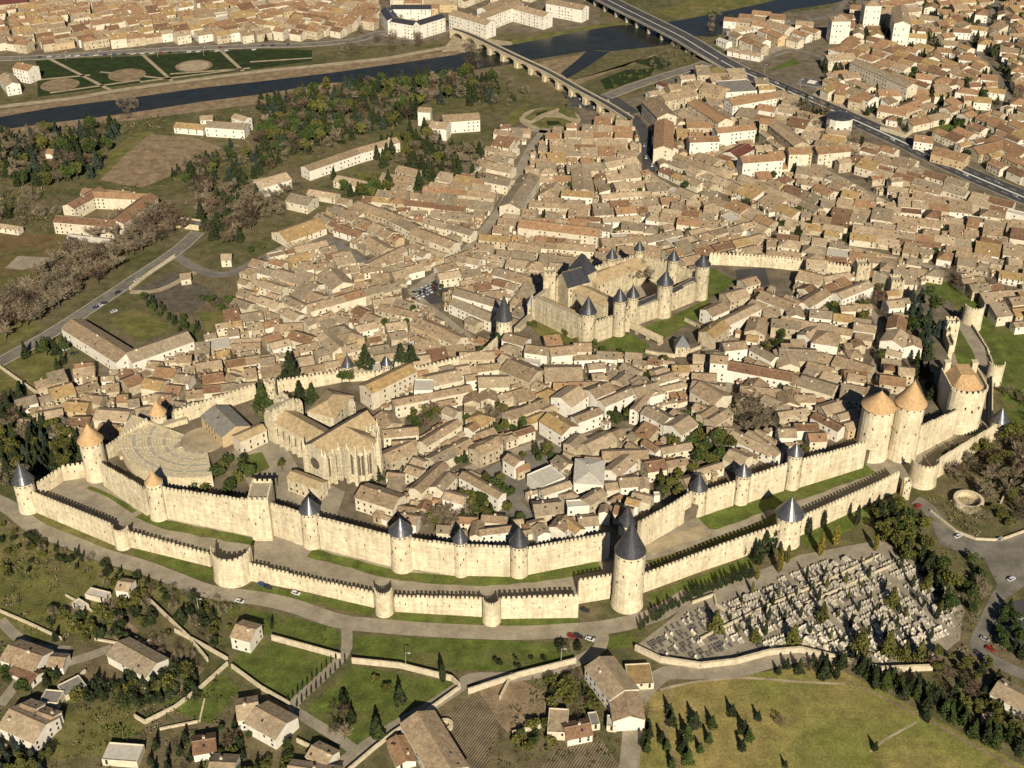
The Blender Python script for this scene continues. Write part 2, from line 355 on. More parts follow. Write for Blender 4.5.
zone('pasture',[(351,666),(458,683),(431,701),(396,723),(356,748),(303,713)],GRASS,.07)
zone('verge',[(353,636),(512,641),(570,642),(575,662),(512,670),(460,671),(400,663),(355,655)],GRASS,.07)
zone('verge',[(230,603),(256,610),(335,627),(343,638),(332,650),(256,632),(215,610)],GRASS,.07)
zone('pasture',[(52,745),(60,715),(110,700),(150,720),(120,752),(52,762)],PASTURE,.07)
zone('field',[(98,600),(125,594),(141,606),(112,615)],VINE,.075)
zone('field',[(104,626),(126,620),(140,631),(116,641)],TAN,.075)
zone('field',[(160,655),(205,668),(180,698),(150,685)],TAN,.072)
zone('field',[(62,606),(78,600),(88,612),(70,618)],SAND,.075)
zone('pasture',[(190,690),(225,675),(240,690),(212,725),(160,705)],GRASS,.07)
zone('dry_field',[(630,800),(636,700),(660,690),(700,682),(760,672),(830,665),(880,690),(1060,785),(1060,860),(630,860)],FIELD,.06)
zone('field',[(440,718),(478,692),(500,725),(480,790),(445,790)],VINE,.07)
zone('field',[(478,690),(520,680),(560,700),(510,735),(500,725)],TAN,.075)
zone('field',[(520,790),(560,748),(600,736),(622,770),(622,790)],VINE,.07)
zone('verge',[(600,640),(632,632),(640,646),(612,650)],GRASS,.08)
zone('green_slope',[(905,272),(960,285),(985,300),(1000,320),(1060,345),(1060,470),(1012,450),(1006,420),(996,375),(975,318),(930,290)],GRASS,.05)
BASE=ZL
zone('green_slope',[(945,322),(953,318),(972,350),(978,366),(958,364)],GRASS,.09)
BASE=0
# lists between the two walls
zone_old=0
BASE=ZL
def strip(pts,w,m,z,nm='verge'): road(nm,pts,w,m,z,False)
strip([(140,514),(165,524),(255,542)],7,GRASS,.10)
strip([(310,553),(345,562),(393,574),(450,580),(520,579),(600,566)],7,GRASS,.10)
strip([(88,487),(110,496),(135,512)],3,GRASS,.10)
strip([(704,524),(740,512),(800,493),(870,468)],12,GRASS,.10)
strip([(650,566),(705,549),(760,527),(800,510)],9,PASTURE,.10)
strip([(648,552),(675,540),(705,530)],9,SAND,.10)
BASE=0
strip([(35,517),(60,526),(112,549)],9,PASTURE,.10)
strip([(135,551),(170,562),(212,577)],8,GRASS,.10)
strip([(255,587),(310,599),(373,612)],6,GRASS,.10)
strip([(390,616),(440,620),(512,622),(580,621)],7,GRASS,.10)
strip([(650,600),(700,582),(760,556)],7,GRASS,.10)
strip([(800,540),(840,526),(878,506)],14,GRASS,.10)
BASE=ZC
zone('church_square',[(232,452),(262,430),(282,440),(300,470),(345,492),(335,520),(300,508),(250,488)],PATH,.06)
zone('lawn',[(236,458),(262,452),(270,468),(246,478)],GRASS,.1)
zone('lawn',[(262,425),(285,415),(300,404),(280,400),(262,412)],GRASS,.1)
zone('moat_grass',[(593,347),(626,331),(650,346),(645,355),(615,358)],GRASS,.08)
zone('moat_grass',[(632,331),(668,318),(712,297),(700,318),(690,323),(662,340)],GRASS,.08)
zone('moat_grass',[(708,268),(716,270),(735,281),(722,294),(708,298)],GRASS,.08)
zone('moat_grass',[(526,322),(560,326),(594,345),(585,352),(545,340)],PASTURE,.08)
zone('castle_court',[(545,305),(585,343),(700,300),(640,268)],PATH,.05)
BASE=0
zone('cemetery_ground',[(636,646),(672,618),(692,598),(740,578),(800,555),(880,540),(930,560),(965,600),(960,640),(930,664),(880,664),(800,652),(700,672),(660,664)],PATH,.06)
zone('paved_yard',[(832,66),(862,58),(905,72),(952,103),(945,112),(905,136),(860,120),(812,96)],SAND,.07)
zone('paved_yard',[(715,44),(745,28),(790,20),(800,48),(760,62),(735,58)],PATH,.07)
zone('verge',[(845,84),(862,78),(885,92),(868,100)],GRASS,.09)
zone('paved_yard',[(860,150),(900,155),(960,185),(945,205),(900,190)],PATH,.07)
zone('paved_yard',[(655,150),(700,150),(760,168),(740,178),(690,170)],PATH,.07)
zone('car_park',[(980,625),(1000,605),(1060,590),(1060,670),(1005,648)],ROADD,.08)
zone('junction',[(930,520),(975,545),(1040,530),(1060,560),(1005,600),(985,560),(940,545)],ROAD,.085)
zone('square',[(410,292),(446,270),(452,282),(446,302),(420,306)],ROADD,.10)
zone('square',[(560,92),(612,94),(640,112),(620,118),(575,106)],ROADD,.075)
BASE=ZC
zone('square',[(484,470),(512,455),(540,440),(566,448),(552,470),(520,500),(540,520),(500,522)],ROAD,.085)
zone('square',[(735,270),(765,268),(770,285),(740,292)],ROADD,.085)
BASE=0

road('quay_road',[(-40,62),(0,59),(50,57),(140,51),(256,46),(306,45),(356,40),(381,33),(411,38),(441,30),(458,29)],11,ROAD,.11,kerb=True)
road('riverside_path',[(-40,114),(0,107),(75,98),(128,89),(256,72),(306,67),(381,59),(411,54),(450,47)],8,SAND,.11)
road('avenue',[(735,68),(760,79),(850,118),(905,143),(960,170),(1060,212)],22,ROADD,.13,kerb=True)
road('road',[(719,60),(702,65),(662,77),(632,87),(606,97)],12,ROAD,.12,kerb=True)
road('high_street',[(632,116),(644,132),(648,150),(649,172)],10,ROADD,.13)
road('street',[(649,171),(655,178),(680,191),(712,198),(756,213),(775,225)],4.5,SAND,.12)
road('straight_road',[(-40,382),(0,362),(50,334),(100,302),(150,269),(178,250),(198,232)],10,ROAD,.12,kerb=True)
road('road',[(176,256),(200,270),(225,275),(256,262),(293,245),(328,240),(351,255),(365,264)],8,ROAD,.125)
road('street',[(546,128),(528,153),(506,200),(476,240),(445,268),(411,292)],7,PATH,.12)
road('street',[(411,292),(440,315),(475,340),(500,336)],5,PATH,.12)
road('street',[(200,270),(160,290),(130,292)],5,SAND,.12)
road('street',[(365,264),(400,250),(440,240),(476,238)],5,PATH,.12)
road('street',[(560,134),(530,130),(505,128)],6,PATH,.12)
road('street',[(775,235),(860,250),(960,275),(1040,300)],5,PATH,.12)
road('street',[(760,165),(820,170),(890,205)],6,PATH,.12)
BASE=ZC
road('street',[(800,268),(850,285),(880,330),(870,380)],4.5,PATH,.12)
road('street',[(710,330),(730,312),(760,300),(800,305)],4.5,PATH,.12)
road('street',[(690,360),(735,340),(720,400),(640,420)],4.5,PATH,.12)
road('street',[(440,480),(520,450),(560,440),(640,430)],5,PATH,.12)
road('street',[(390,480),(400,430),(395,385)],5,PATH,.12)
BASE=0
road('ring_road',[(-40,485),(5,505),(20,516),(38,529),(75,544),(105,556),(140,566),(172,578),(210,592),(256,598),(293,606),(338,621),(381,626),(431,630),(512,633),(562,631),(600,628),(632,622),(662,612),(690,594)],9,PATH,.13)
road('lane',[(346,624),(347,641),(343,656),(316,683),(293,706),(306,718),(338,738),(356,752)],5,PATH,.125)
road('lane',[(600,630),(600,648),(560,668),(512,677),(471,678),(461,686),(431,706),(396,726),(356,753),(330,772)],6,PATH,.127)
road('lane',[(625,800),(629,768),(632,736),(634,706),(652,683),(667,673),(692,673),(737,670),(768,662),(793,657),(840,657),(900,668)],8,PATH,.125)
road('road',[(915,500),(928,508),(943,526),(968,541),(993,546),(1060,530)],8,ROAD,.12)
road('field_track',[(845,680),(853,683),(895,704),(943,728),(1000,760),(1040,780)],1.6,TAN,.1,False)
road('field_track',[(870,752),(885,740),(917,722)],1.0,SAND,.1,False)
road('field_track',[(660,690),(690,683),(740,678),(800,682),(845,684)],1.4,SAND,.1,False)
road('field_track',[(668,690),(665,730),(680,770),(690,800)],1.4,TAN,.1,False)
road('road',[(1012,545),(1018,576),(1003,590),(993,608),(980,636),(978,648),(993,661),(1060,690)],6.5,ROAD,.122)
for pts in (((955,40),(975,52),(993,72),(1010,100),(988,115),(950,107),(935,110)),((860,0),(880,30),(930,50),(960,48)),((830,60),(790,50),(760,60),(722,62)),((1010,100),(1060,130)),((780,25),(830,15),(850,-5)),((1000,0),(985,25),(960,48))):
    road('suburb_street',list(pts),6,ROAD,.125)
for pts in (((0,705),(36,665),(70,662),(112,648)),((0,620),(30,646),(70,650))): road('lane',list(pts),5,PATH,.12)
# avenue markings
for off in (-.25,5,-5.4):
    Q,L,_=ribbon([(735,68),(760,79),(850,118),(905,143),(960,170),(1060,212)],off*2,0)
    b=MB()
    for i in range(0,len(L)-1):
        if abs(off)>1 and i%2: continue
        d=L[i+1]-L[i]; n=Vector((-d.y,d.x,0)).normalized()*(.9 if abs(off)<1 else .15)
        b.face([(*(L[i]-n).xy,.142),(*(L[i+1]-n).xy,.142),(*(L[i+1]+n).xy,.142),(*(L[i]+n).xy,.142)],MARK)
    struct(b.build('road_markings'))

# ------------------------------------------------------------------ occupancy
GRID={}; CELL=20.0
def rect_corners(cx,cy,th,hl,hw):
    c,s=math.cos(th),math.sin(th)
    return [(cx+c*a*hl-s*b_*hw, cy+s*a*hl+c*b_*hw) for a,b_ in ((-1,-1),(1,-1),(1,1),(-1,1))]
def sat(A,B):
    for P in (A,B):
        for i in (0,1):
            ax=P[i+1][0]-P[i][0]; ay=P[i+1][1]-P[i][1]
            a=[p[0]*ax+p[1]*ay for p in A]; b_=[p[0]*ax+p[1]*ay for p in B]
            if max(a)<=min(b_) or max(b_)<=min(a): return False
    return True
def cells_of(cs):
    x0=min(c[0] for c in cs);x1=max(c[0] for c in cs);y0=min(c[1] for c in cs);y1=max(c[1] for c in cs)
    for i in range(int(x0//CELL),int(x1//CELL)+1):
        for j in range(int(y0//CELL),int(y1//CELL)+1): yield (i,j)
def occ_add(cs):
    for k in cells_of(cs): GRID.setdefault(k,[]).append(cs)
def occ_free(cs):
    for k in cells_of(cs):
        for o in GRID.get(k,()):
            if sat(cs,o): return False
    return True
RG=None
def road_index():
    global RG
    RG={}
    for s in ROADSEG:
        m=s[4]+10
        for i in range(int((min(s[0],s[2])-m)//CELL),int((max(s[0],s[2])+m)//CELL)+1):
            for j in range(int((min(s[1],s[3])-m)//CELL),int((max(s[1],s[3])+m)//CELL)+1): RG.setdefault((i,j),[]).append(s)
def segd(px,py,s):
    dx,dy=s[2]-s[0],s[3]-s[1]; q=dx*dx+dy*dy
    t=0 if q==0 else max(0,min(1,((px-s[0])*dx+(py-s[1])*dy)/q))
    return math.hypot(px-s[0]-t*dx,py-s[1]-t*dy)
def off_road(cs, pad=.6):
    pts=list(cs)+[((cs[i][0]+cs[(i+1)%4][0])/2,(cs[i][1]+cs[(i+1)%4][1])/2) for i in range(4)]
    pts.append((sum(c[0] for c in cs)/4,sum(c[1] for c in cs)/4))
    for x,y in pts:
        for s in RG.get((int(x//CELL),int(y//CELL)),()):
            if segd(x,y,s)<s[4]+pad: return False
    return True
def inpoly(x,y,P):
    r=False; n=len(P); j=n-1
    for i in range(n):
        if (P[i][1]>y)!=(P[j][1]>y) and x<(P[j][0]-P[i][0])*(y-P[i][1])/(P[j][1]-P[i][1])+P[i][0]: r=not r
        j=i
    return r
GUIDES=[]
HOUSES=[]   # dict(x,y,th,L,W,h,roof,wall,typ,kind)
def add_house(x,y,th,L,W,h,roof=None,wall=None,typ='gable',kind='house',force=True,rise=None):
    cs=rect_corners(x,y,th,L/2-.2,W/2-.2)
    if not force and not occ_free(cs): return False
    if roof is None: roof=random.choices(range(6),[.30,.24,.22,.10,.08,.06])[0]
    if wall is None: wall=random.choices(range(4),[.40,.42,.12,.06] if kind=='terraced_house' else [.48,.25,.22,.05])[0]
    occ_add(cs)
    HOUSES.append(dict(z0=BASE,x=x,y=y,th=th,L=L,W=W,h=h,roof=roof,wall=wall,typ=typ,kind=kind,rise=rise))
    return True
def Q(t, s, h=7, roof=None, wall=None, typ='gable', kind='house', rise=None):
    """roof given by its near eave A-B and a far corner C (pixels, at eave height)"""
    A,B,Cc=t(*s)
    A=at(*A,h);B=at(*B,h);Cc=at(*Cc,h)
    d=B-A; L=d.length; d.normalize(); n=Vector((-d.y,d.x,0))
    w=(Cc-A).dot(n)
    c=(A+B)/2+n*w/2; w=max(5,min(30,abs(w)))
    th=math.atan2(d.y,d.x)
    GUIDES.append((c.x,c.y,th))
    if w>L: th+=math.pi/2; L,w=w,L
    add_house(c.x,c.y,th,L,w,h,roof,wall,typ,kind,rise=rise)
def ROW(t, s, w=9, h=7, roof=None, kind='house', seg=12, wall=None, typ='gable'):
    if kind=='terraced_house': h*=.82
    """a terrace given by its ridge line (pixels, at ridge height)"""
    P=t(*s); zr=h+w*.2
    for a,b_ in zip(P[:-1],P[1:]):
        A=at(*a,zr);B=at(*b_,zr); d=B-A; L=d.length; th=math.atan2(d.y,d.x); d.normalize()
        n=max(1,round(L/seg)); l=L/n
        for i in range(n):
            c=A+d*(l*(i+.5))
            GUIDES.append((c.x,c.y,th))
            add_house(c.x,c.y,th,l,w+(random.uniform(-.6,.6) if n>1 else 0),h+(random.uniform(-.8,.8) if n>1 else 0),roof if roof is not None and (n<3 or random.random()<.8) else (roof if roof is not None and n<3 else None if roof is None else random.choice([roof,roof,0,2])),wall,typ,kind)
# ------------------------------------------------------------------ traced houses
BASE=ZC
K='house'
t=T(360,330,6.4)
for a in [((75,405,365,265,320,200),11,5,0),((225,488,720,390,690,350),8,0,0),((450,365,655,320,640,240),8,1,0),((760,370,955,365,870,290),8,1,0),((640,190,860,185,780,135),7,1,1),
 ((880,190,1024,250,1024,190),7,1,0),((720,275,905,250,870,210),7,0,0),((145,640,270,600,190,530),7,0,1),((150,690,375,670,300,620),7,0,0),((210,765,360,755,290,700),7,0,0),
 ((600,560,655,520,590,475),8,2,0),((430,745,655,605,620,560),7,0,0),((780,768,915,722,850,680),7,3,0),((665,470,770,470,720,410),6,0,1),((775,455,870,455,840,395),6,0,0),((950,570,1040,545,1024,490),7,0,0)]:
    Q(t,*a)
Q(t,(345,392,465,392,430,320),10,7,2,'flat')
t=T(500,340,6.4)
for a in [((155,80,300,100,290,40),8,0,2),((330,105,490,90,400,35),8,0,2),((10,0,150,40,230,0),7,0,2),((475,130,620,125,600,95),6,0,2),((620,120,750,125,700,70),6,2,2),
 ((0,190,185,268,280,190),8,0,1),((290,265,530,262,400,160),6,1,1),((325,368,460,430,610,375),10,1,2),((615,375,740,322,650,270),10,0,2),((675,425,875,340,825,300),9,2,2),
 ((915,370,1024,350,940,240),8,2,2),((830,445,880,460,1000,370),9,0,2),((900,470,1024,530,1040,460),9,2,2),((500,530,660,470,600,435),8,0,2),((250,520,395,610,500,550),8,5,2),
 ((405,665,490,700,570,640),7,2,1),((590,722,750,645,670,585),7,1,1),((75,510,310,415,280,365),7,0,1),((0,385,170,340,130,310),6,0,1),((0,310,60,295,0,240),6,0,1),
 ((660,768,950,760,750,700),7,0,1),((710,260,800,295,860,235),6,2,1),((570,190,680,180,640,145),6,2,2),((760,180,860,235,860,170),6,2,1),((850,155,940,165,900,130),5,2,1),((800,680,900,740,870,670),6,0,2),((905,660,1000,720,960,650),6,3,2)]:
    Q(t,*a)
t=T(640,280,6.4)
for a in [((385,190,470,235,530,165),8,0,2),((570,290,780,185,720,150),8,1,2),((475,372,575,300,480,260),8,5,1),((580,140,705,105,680,40),6,1,1),((745,115,945,195,985,140),8,0,2),
 ((950,240,1040,240,1024,180),8,1,2),((670,330,800,350,790,270),7,0,1),((840,300,1024,320,960,255),7,2,1),((700,445,840,520,885,490),8,2,2),((545,455,690,440,660,385),8,0,2),
 ((555,575,965,650,1000,590),8,4,2),((450,530,560,540,520,480),12,0,2),((890,560,1024,560,980,450),7,1,0),((210,590,320,590,300,540),6,5,1),((120,665,250,625,200,585),7,1,2),
 ((30,768,160,720,40,650),8,1,0),((150,715,300,680,270,650),6,1,0),((320,700,520,740,420,650),7,2,0),((640,700,770,740,720,640),6,0,0)]:
    Q(t,*a)
t=T(640,380,6.4)
for a in [((0,125,150,85,50,10),9,1,2),((10,210,145,285,200,225),9,2,2),((150,290,270,352,400,300),9,1,2),((320,70,470,160,570,90),8,0,0),((360,220,420,250,480,180),7,0,1),((410,250,485,290,560,200),7,1,1),
 ((150,475,340,440,280,400),6,1,0),((560,370,830,490,650,335),5,1,2),((670,350,870,490,900,450),6,1,2),((380,610,540,560,500,525),5,1,0),((430,340,600,350,500,300),5,0,2),
 ((770,130,1020,240,1035,190),6,2,0),((180,560,310,540,250,500),6,0,1),((0,700,60,700,0,630),7,1,0),((640,90,900,115,860,50),6,0,0),((900,140,1024,160,1024,90),6,0,0)]:
    Q(t,*a)
t=T(780,260,6.4)
for a in [((60,370,160,370,150,300),7,1,2),((190,305,330,220,270,170),7,0,2),((400,250,600,170,540,130),8,1,2),((190,365,330,380,300,325),9,2,2),((470,450,610,470,600,415),7,1,2),
 ((680,440,800,460,830,385),8,3,2),((640,520,790,560,810,480),8,1,2),((790,560,910,570,860,505),7,0,2),((700,310,800,300,760,250),8,1,2),((110,480,210,520,220,440),8,1,2),
 ((0,400,230,450,180,390),7,0,1),((0,640,240,650,60,560),7,2,1),((330,665,560,740,640,690),7,0,1),((160,700,310,740,290,670),6,0,1),((420,768,560,768,460,700),6,4,1),((480,560,550,555,510,515),5,3,1),
 ((290,140,460,110,360,90),7,1,1),((100,120,250,160,250,90),6,0,0),((0,260,90,310,100,240),7,0,0),((470,310,590,310,560,285),5,0,1),((760,730,860,740,860,690),7,1,1),((170,40,300,50,300,0),7,1,1)]:
    Q(t,*a)
Q(t,(200,530,370,555,320,460),9,0,2,'hip',rise=4)
t=T(780,340,6.4)
for a in [((110,290,330,355,395,290),7,2,0),((0,420,120,420,60,340),7,0,0),((100,400,230,400,140,345),7,0,0),((0,500,190,470,100,440),7,1,1),((195,495,370,585,430,560),7,4,2),((100,580,250,580,170,530),6,4,2),
 ((300,480,430,440,390,370),7,1,1),((430,255,540,275,570,230),7,0,0),((0,240,90,290,110,220),7,0,0)]:
    Q(t,*a)
t=T(340,430,6.4)
for a in [((95,430,335,508,400,410),8,0,0),((520,405,700,240,640,195),8,0,0),((570,365,660,395,775,315),8,2,0),((655,440,785,475,840,425),7,1,2),((760,300,1010,440,1040,390),8,0,2),
 ((905,160,1024,110,980,45),8,0,1),((830,680,905,685,850,590),6,0,0),((905,670,1024,670,1020,625),6,0,2),((320,210,495,130,420,70),8,0,1),((410,270,500,300,560,255),7,0,0),
 ((490,510,570,520,540,460),4,4,1),((295,310,400,320,360,270),7,0,2)]:
    Q(t,*a)
t=T(480,430,6.4)
for a in [((0,165,145,85,75,40),8,0,1),((145,190,220,235,285,195),8,0,2),((240,270,320,240,290,215),5,3,1),((790,255,890,300,1000,200),8,1,2),((410,420,590,360,560,320),7,1,2),
 ((700,485,815,415,750,370),8,1,1),((440,620,540,655,520,555),7,0,2),((530,600,610,665,580,560),7,5,2),((370,680,450,660,430,600),7,1,2),((0,670,240,640,260,605),7,0,2),((760,530,830,540,830,490),7,2,2),
 ((900,370,1024,360,960,290),7,1,2),((930,470,1010,490,1000,440),7,5,2)]:
    Q(t,*a)
Q(t,(300,290,395,370,510,275),6,7,2,'flat'); Q(t,(600,340,790,350,760,190),9,7,2,'hip',rise=2.0); Q(t,(560,500,700,490,620,450),8,7,2,'flat')
# western town
BASE=0
K='terraced_house'
t=T(240,250,6.4)
for s,w,h in [((430,360,1010,200),10,8),((290,300,420,360),9,7),((150,200,280,240),9,7),((130,110,210,130),9,7),((320,40,470,10),10,6),((130,300,250,340),9,7),((480,440,590,400),9,7),((500,490,640,620),10,8),
 ((650,630,740,600),9,7),((370,620,490,590),9,7),((480,650,550,630),9,7),((220,480,400,470),10,7),((330,520,470,560),11,7),((150,560,250,530),9,7),((190,600,310,570),9,7),((60,480,130,460),10,7),((0,250,70,270),9,6),
 ((740,490,870,460),9,7),((620,420,700,430),9,6),((850,320,1024,300),10,7),((780,110,900,90),10,6),((840,160,950,150),10,6),((920,60,1024,30),10,6),((740,370,880,430),9,5)]:
    ROW(t,s,w,h,None,K)
Q(t,(590,255,735,215,640,120),6,1,0,kind=K); Q(t,(480,135,600,115,550,80),6,0,0,kind=K)
t=T(380,250,6.4)
for s,w,h in [((230,430,520,560),12,8),((0,350,250,400),9,7),((30,290,190,340),9,7),((370,160,640,120),9,7),((360,110,480,80),9,7),((480,30,640,60),10,7),((740,120,1010,190),11,7)]: ROW(t,s,w,h,None,K)
Q(t,(440,345,700,460,740,410),7,2,2,kind='market_hall'); Q(t,(460,285,760,370,790,325),11,2,2,kind='market_hall')
t=T(380,150,6.4)
for s,w,h,r in [((0,370,240,490),11,9,2),((220,500,480,595),11,9,0),((290,430,600,520),9,7,2),((280,240,560,260),9,8,3),((560,260,740,280),9,7,0),((180,325,540,360),9,7,4),((190,390,290,390),9,6,2),((120,100,240,130),11,7,0),((30,150,220,180),12,6,0),
 ((700,80,850,110),12,8,1),((690,160,840,190),13,9,2),((960,150,830,340),15,10,2),((640,540,830,560),9,7,5),((830,590,1024,620),9,7,0),((440,690,580,640),9,7,0)]: ROW(t,s,w,h,r,K,seg=20)
ROW(T(520,130,6.4),(0,575,510,635),13,9,3,'long_house',seg=90,wall=0)
t=T(250,170,6.4)
for s,w,h,r in [((0,70,230,25),14,8,1),((260,150,400,180),15,8,2),((380,125,560,155),9,5,1),((250,565,400,520),10,6,5),((560,35,740,75),12,6,1),((850,20,1024,50),12,6,0),((690,200,1024,325),11,9,0),((560,350,720,400),10,6,4),((760,430,880,500),12,5,0),((760,600,980,490),8,7,0)]: ROW(t,s,w,h,r,K,seg=30)
Q(t,(240,462,490,372,390,310),5,5,0,kind='depot')
t=T(520,130,6.4)
for s,w,h,r in [((60,465,450,482),7,7,0),((360,555,510,560),7,7,4),((390,230,410,370),15,8,1),((270,385,470,400),10,9,5),((520,415,770,395),8,7,1),((530,565,770,550),8,6,1),((520,700,800,680),9,7,0),((800,690,1024,640),9,7,2),((0,710,480,745),9,7,0),((640,120,740,140),10,8,0),((540,210,740,170),11,8,1),((900,0,960,110),14,10,3)]: ROW(t,s,w,h,r,K,seg=22)
t=T(640,60,5.12)
B_='apartment_block'
for s,w,h,r in [((60,190,140,272),17,12,0),((110,185,270,155),13,12,0),((125,300,120,440),15,12,3),((280,200,440,300),14,9,3),((335,115,435,140),20,10,0),((455,205,680,165),14,12,3),((610,225,700,240),13,10,3),((240,322,370,322),10,8,3),
 ((250,395,400,390),11,13,3),((385,350,580,330),11,14,3),((615,300,700,305),11,14,3),((700,315,830,420),13,14,0),((760,452,860,452),12,15,3),((515,495,720,480),13,15,3),((900,445,1050,440),12,12,3)]: ROW(t,s,w,h,r,B_,seg=200)
Q(t,(440,170,600,160,560,100),9,8,2,'flat',kind=B_); Q(t,(425,475,500,500,580,455),6,6,2,'gable',kind=B_)
t=T(768,0,4)
for s,w,h,r in [((10,480,130,560),14,10,0),((80,592,170,588),12,12,3),((190,592,320,580),13,12,3),((0,610,60,606),13,10,3),((530,20,540,85),15,24,0),((230,222,340,212),15,9,1),((350,235,580,335),12,15,2),((330,20,410,25),12,8,3),((440,45,600,25),14,9,0),
 ((590,540,665,550),13,7,3),((670,588,800,620),15,7,3),((900,540,1040,600),18,7,3),((820,590,950,560),16,7,3),((560,480,630,465),14,6,3),((520,430,600,400),16,6,3),((440,360,640,360),14,6,3),((450,420,560,440),14,6,3),((0,80,90,105),16,9,0),((10,55,70,60),14,9,3)]: ROW(t,s,w,h,r,B_,seg=200)
for x,y,w,h in ((400,120,16,26),(275,165,18,22)): # slab towers
    P=at(*t(x,y)[0]); add_house(P.x,P.y,0,w,w-2,h,0,2,'hip',B_)
t=T(768,0,4)
for x,y in [(770,150),(840,140),(920,120),(720,200),(870,200),(930,180),(660,250),(590,170),(840,280),(800,265),(960,255),(990,305),(720,300),(940,80),(850,80),(760,90),(620,340),(700,350),(750,365),(880,340),(850,430),(790,400),(900,390),(1000,350),(1010,440),(990,500),(990,170),(960,230),(700,230),(650,50),(700,70),(640,100)]:
    P=at(*t(x,y)[0]); add_house(P.x,P.y,R(random.choice([-18,-24,70,-12])),random.uniform(13,19),random.uniform(10,13),random.uniform(6,8),random.choice([3,3,0,3,5]),2,random.choice(['gable','gable','hip']),'villa')
# top-left district large blocks
t=T(256,0,4)
for s,w,h,r in [((520,30,550,70),12,14,9),((550,70,640,85),12,14,9),((640,85,740,55),12,14,9),((540,20,700,20),12,12,9)]: ROW(t,s,w,h,r,'mansion_wing',seg=200,wall=2)
for s,w,h,r in [((790,40,940,82),14,14,0),((890,60,1050,0),13,14,0),((195,665,400,595),11,8,0),((400,595,560,550),11,8,0),((700,485,770,492),14,10,1),((745,462,890,452),15,10,0),((650,430,700,432),10,12,0),((0,725,120,690),15,8,1)]: ROW(t,s,w,h,r,B_,seg=200,wall=2)
t=T(512,0,4)
for s,w,h,r in [((10,15,145,50),14,13,0),((150,-5,295,22),14,13,0),((-120,30,10,-20),13,13,0),((970,80,1080,100),14,8,3),((830,150,870,165),8,5,7),((870,190,1000,215),9,5,1),((870,120,960,105),9,5,1),((590,325,640,345),7,4,6)]: ROW(t,s,w,h,r,B_,seg=200,wall=2)
P=at(8,10); add_house(P.x-10,P.y,R(20),60,34,10,6,1,'gable',B_)
# left side
t=T(0,192,4)
S_='school_wing'
for s,w,h,r in [((285,510,505,645),15,8,0),((505,645,750,560),15,8,2)]: ROW(t,s,w,h,r,S_,seg=200,wall=2)
for s,w,h,r in [((225,95,460,115),11,9,4),((460,110,600,5),12,9,4),((270,50,400,-20),11,9,4),((370,0,600,10),10,9,3),((275,170,440,190),10,6,7),((300,690,370,685),11,6,3),((720,330,760,325),9,4,1),((885,250,925,248),10,5,1),((0,128,80,140),6,4,1)]: ROW(t,s,w,h,r,'convent_wing' if r==4 or r==3 and w==10 else 'villa',seg=200,wall=0)
t=T(0,0,4)
for s,w,h,r in [((330,755,520,768),10,7,3),((705,490,820,500),11,5,5),((830,485,985,495),13,8,2),((800,465,850,462),9,6,1),((940,455,990,470),9,10,1),((190,597,225,600),9,4,3),((20,290,50,330),12,9,1),((70,250,130,262),14,12,3)]: ROW(t,s,w,h,r,'villa',seg=200,wall=2)
t=T(20,360,6.4)
for s,w,h in [((190,190,330,150),14,6),((360,180,490,140),9,6),((340,60,470,40),12,6),((550,160,630,150),10,6),((660,130,760,90),12,7),((800,120,920,140),12,7),((450,230,530,240),9,6),((290,270,440,280),11,6),((490,320,700,335),12,7),((100,345,270,315),12,6),
 ((330,370,450,370),10,6),((510,410,620,420),9,6),((620,230,690,225),9,6),((690,260,760,250),9,6),((850,220,970,230),10,7),((870,50,1000,60),12,7),((280,420,420,440),9,5),((0,380,90,390),9,4)]: ROW(t,s,w,h,None,K,seg=17)
t=T(160,290,6.4)
for s,w,h in [((110,425,200,420),9,7),((230,475,390,450),10,7),((270,550,400,530),11,7),((430,540,490,560),9,6),((540,510,610,500),13,8),((640,440,730,430),10,7),((460,350,640,340),8,6),((520,405,600,390),9,5),((430,260,500,250),9,7),((560,220,640,210),9,7),((0,680,70,690),12,7),((70,500,110,500),9,6)]: ROW(t,s,w,h,None,K,seg=17)
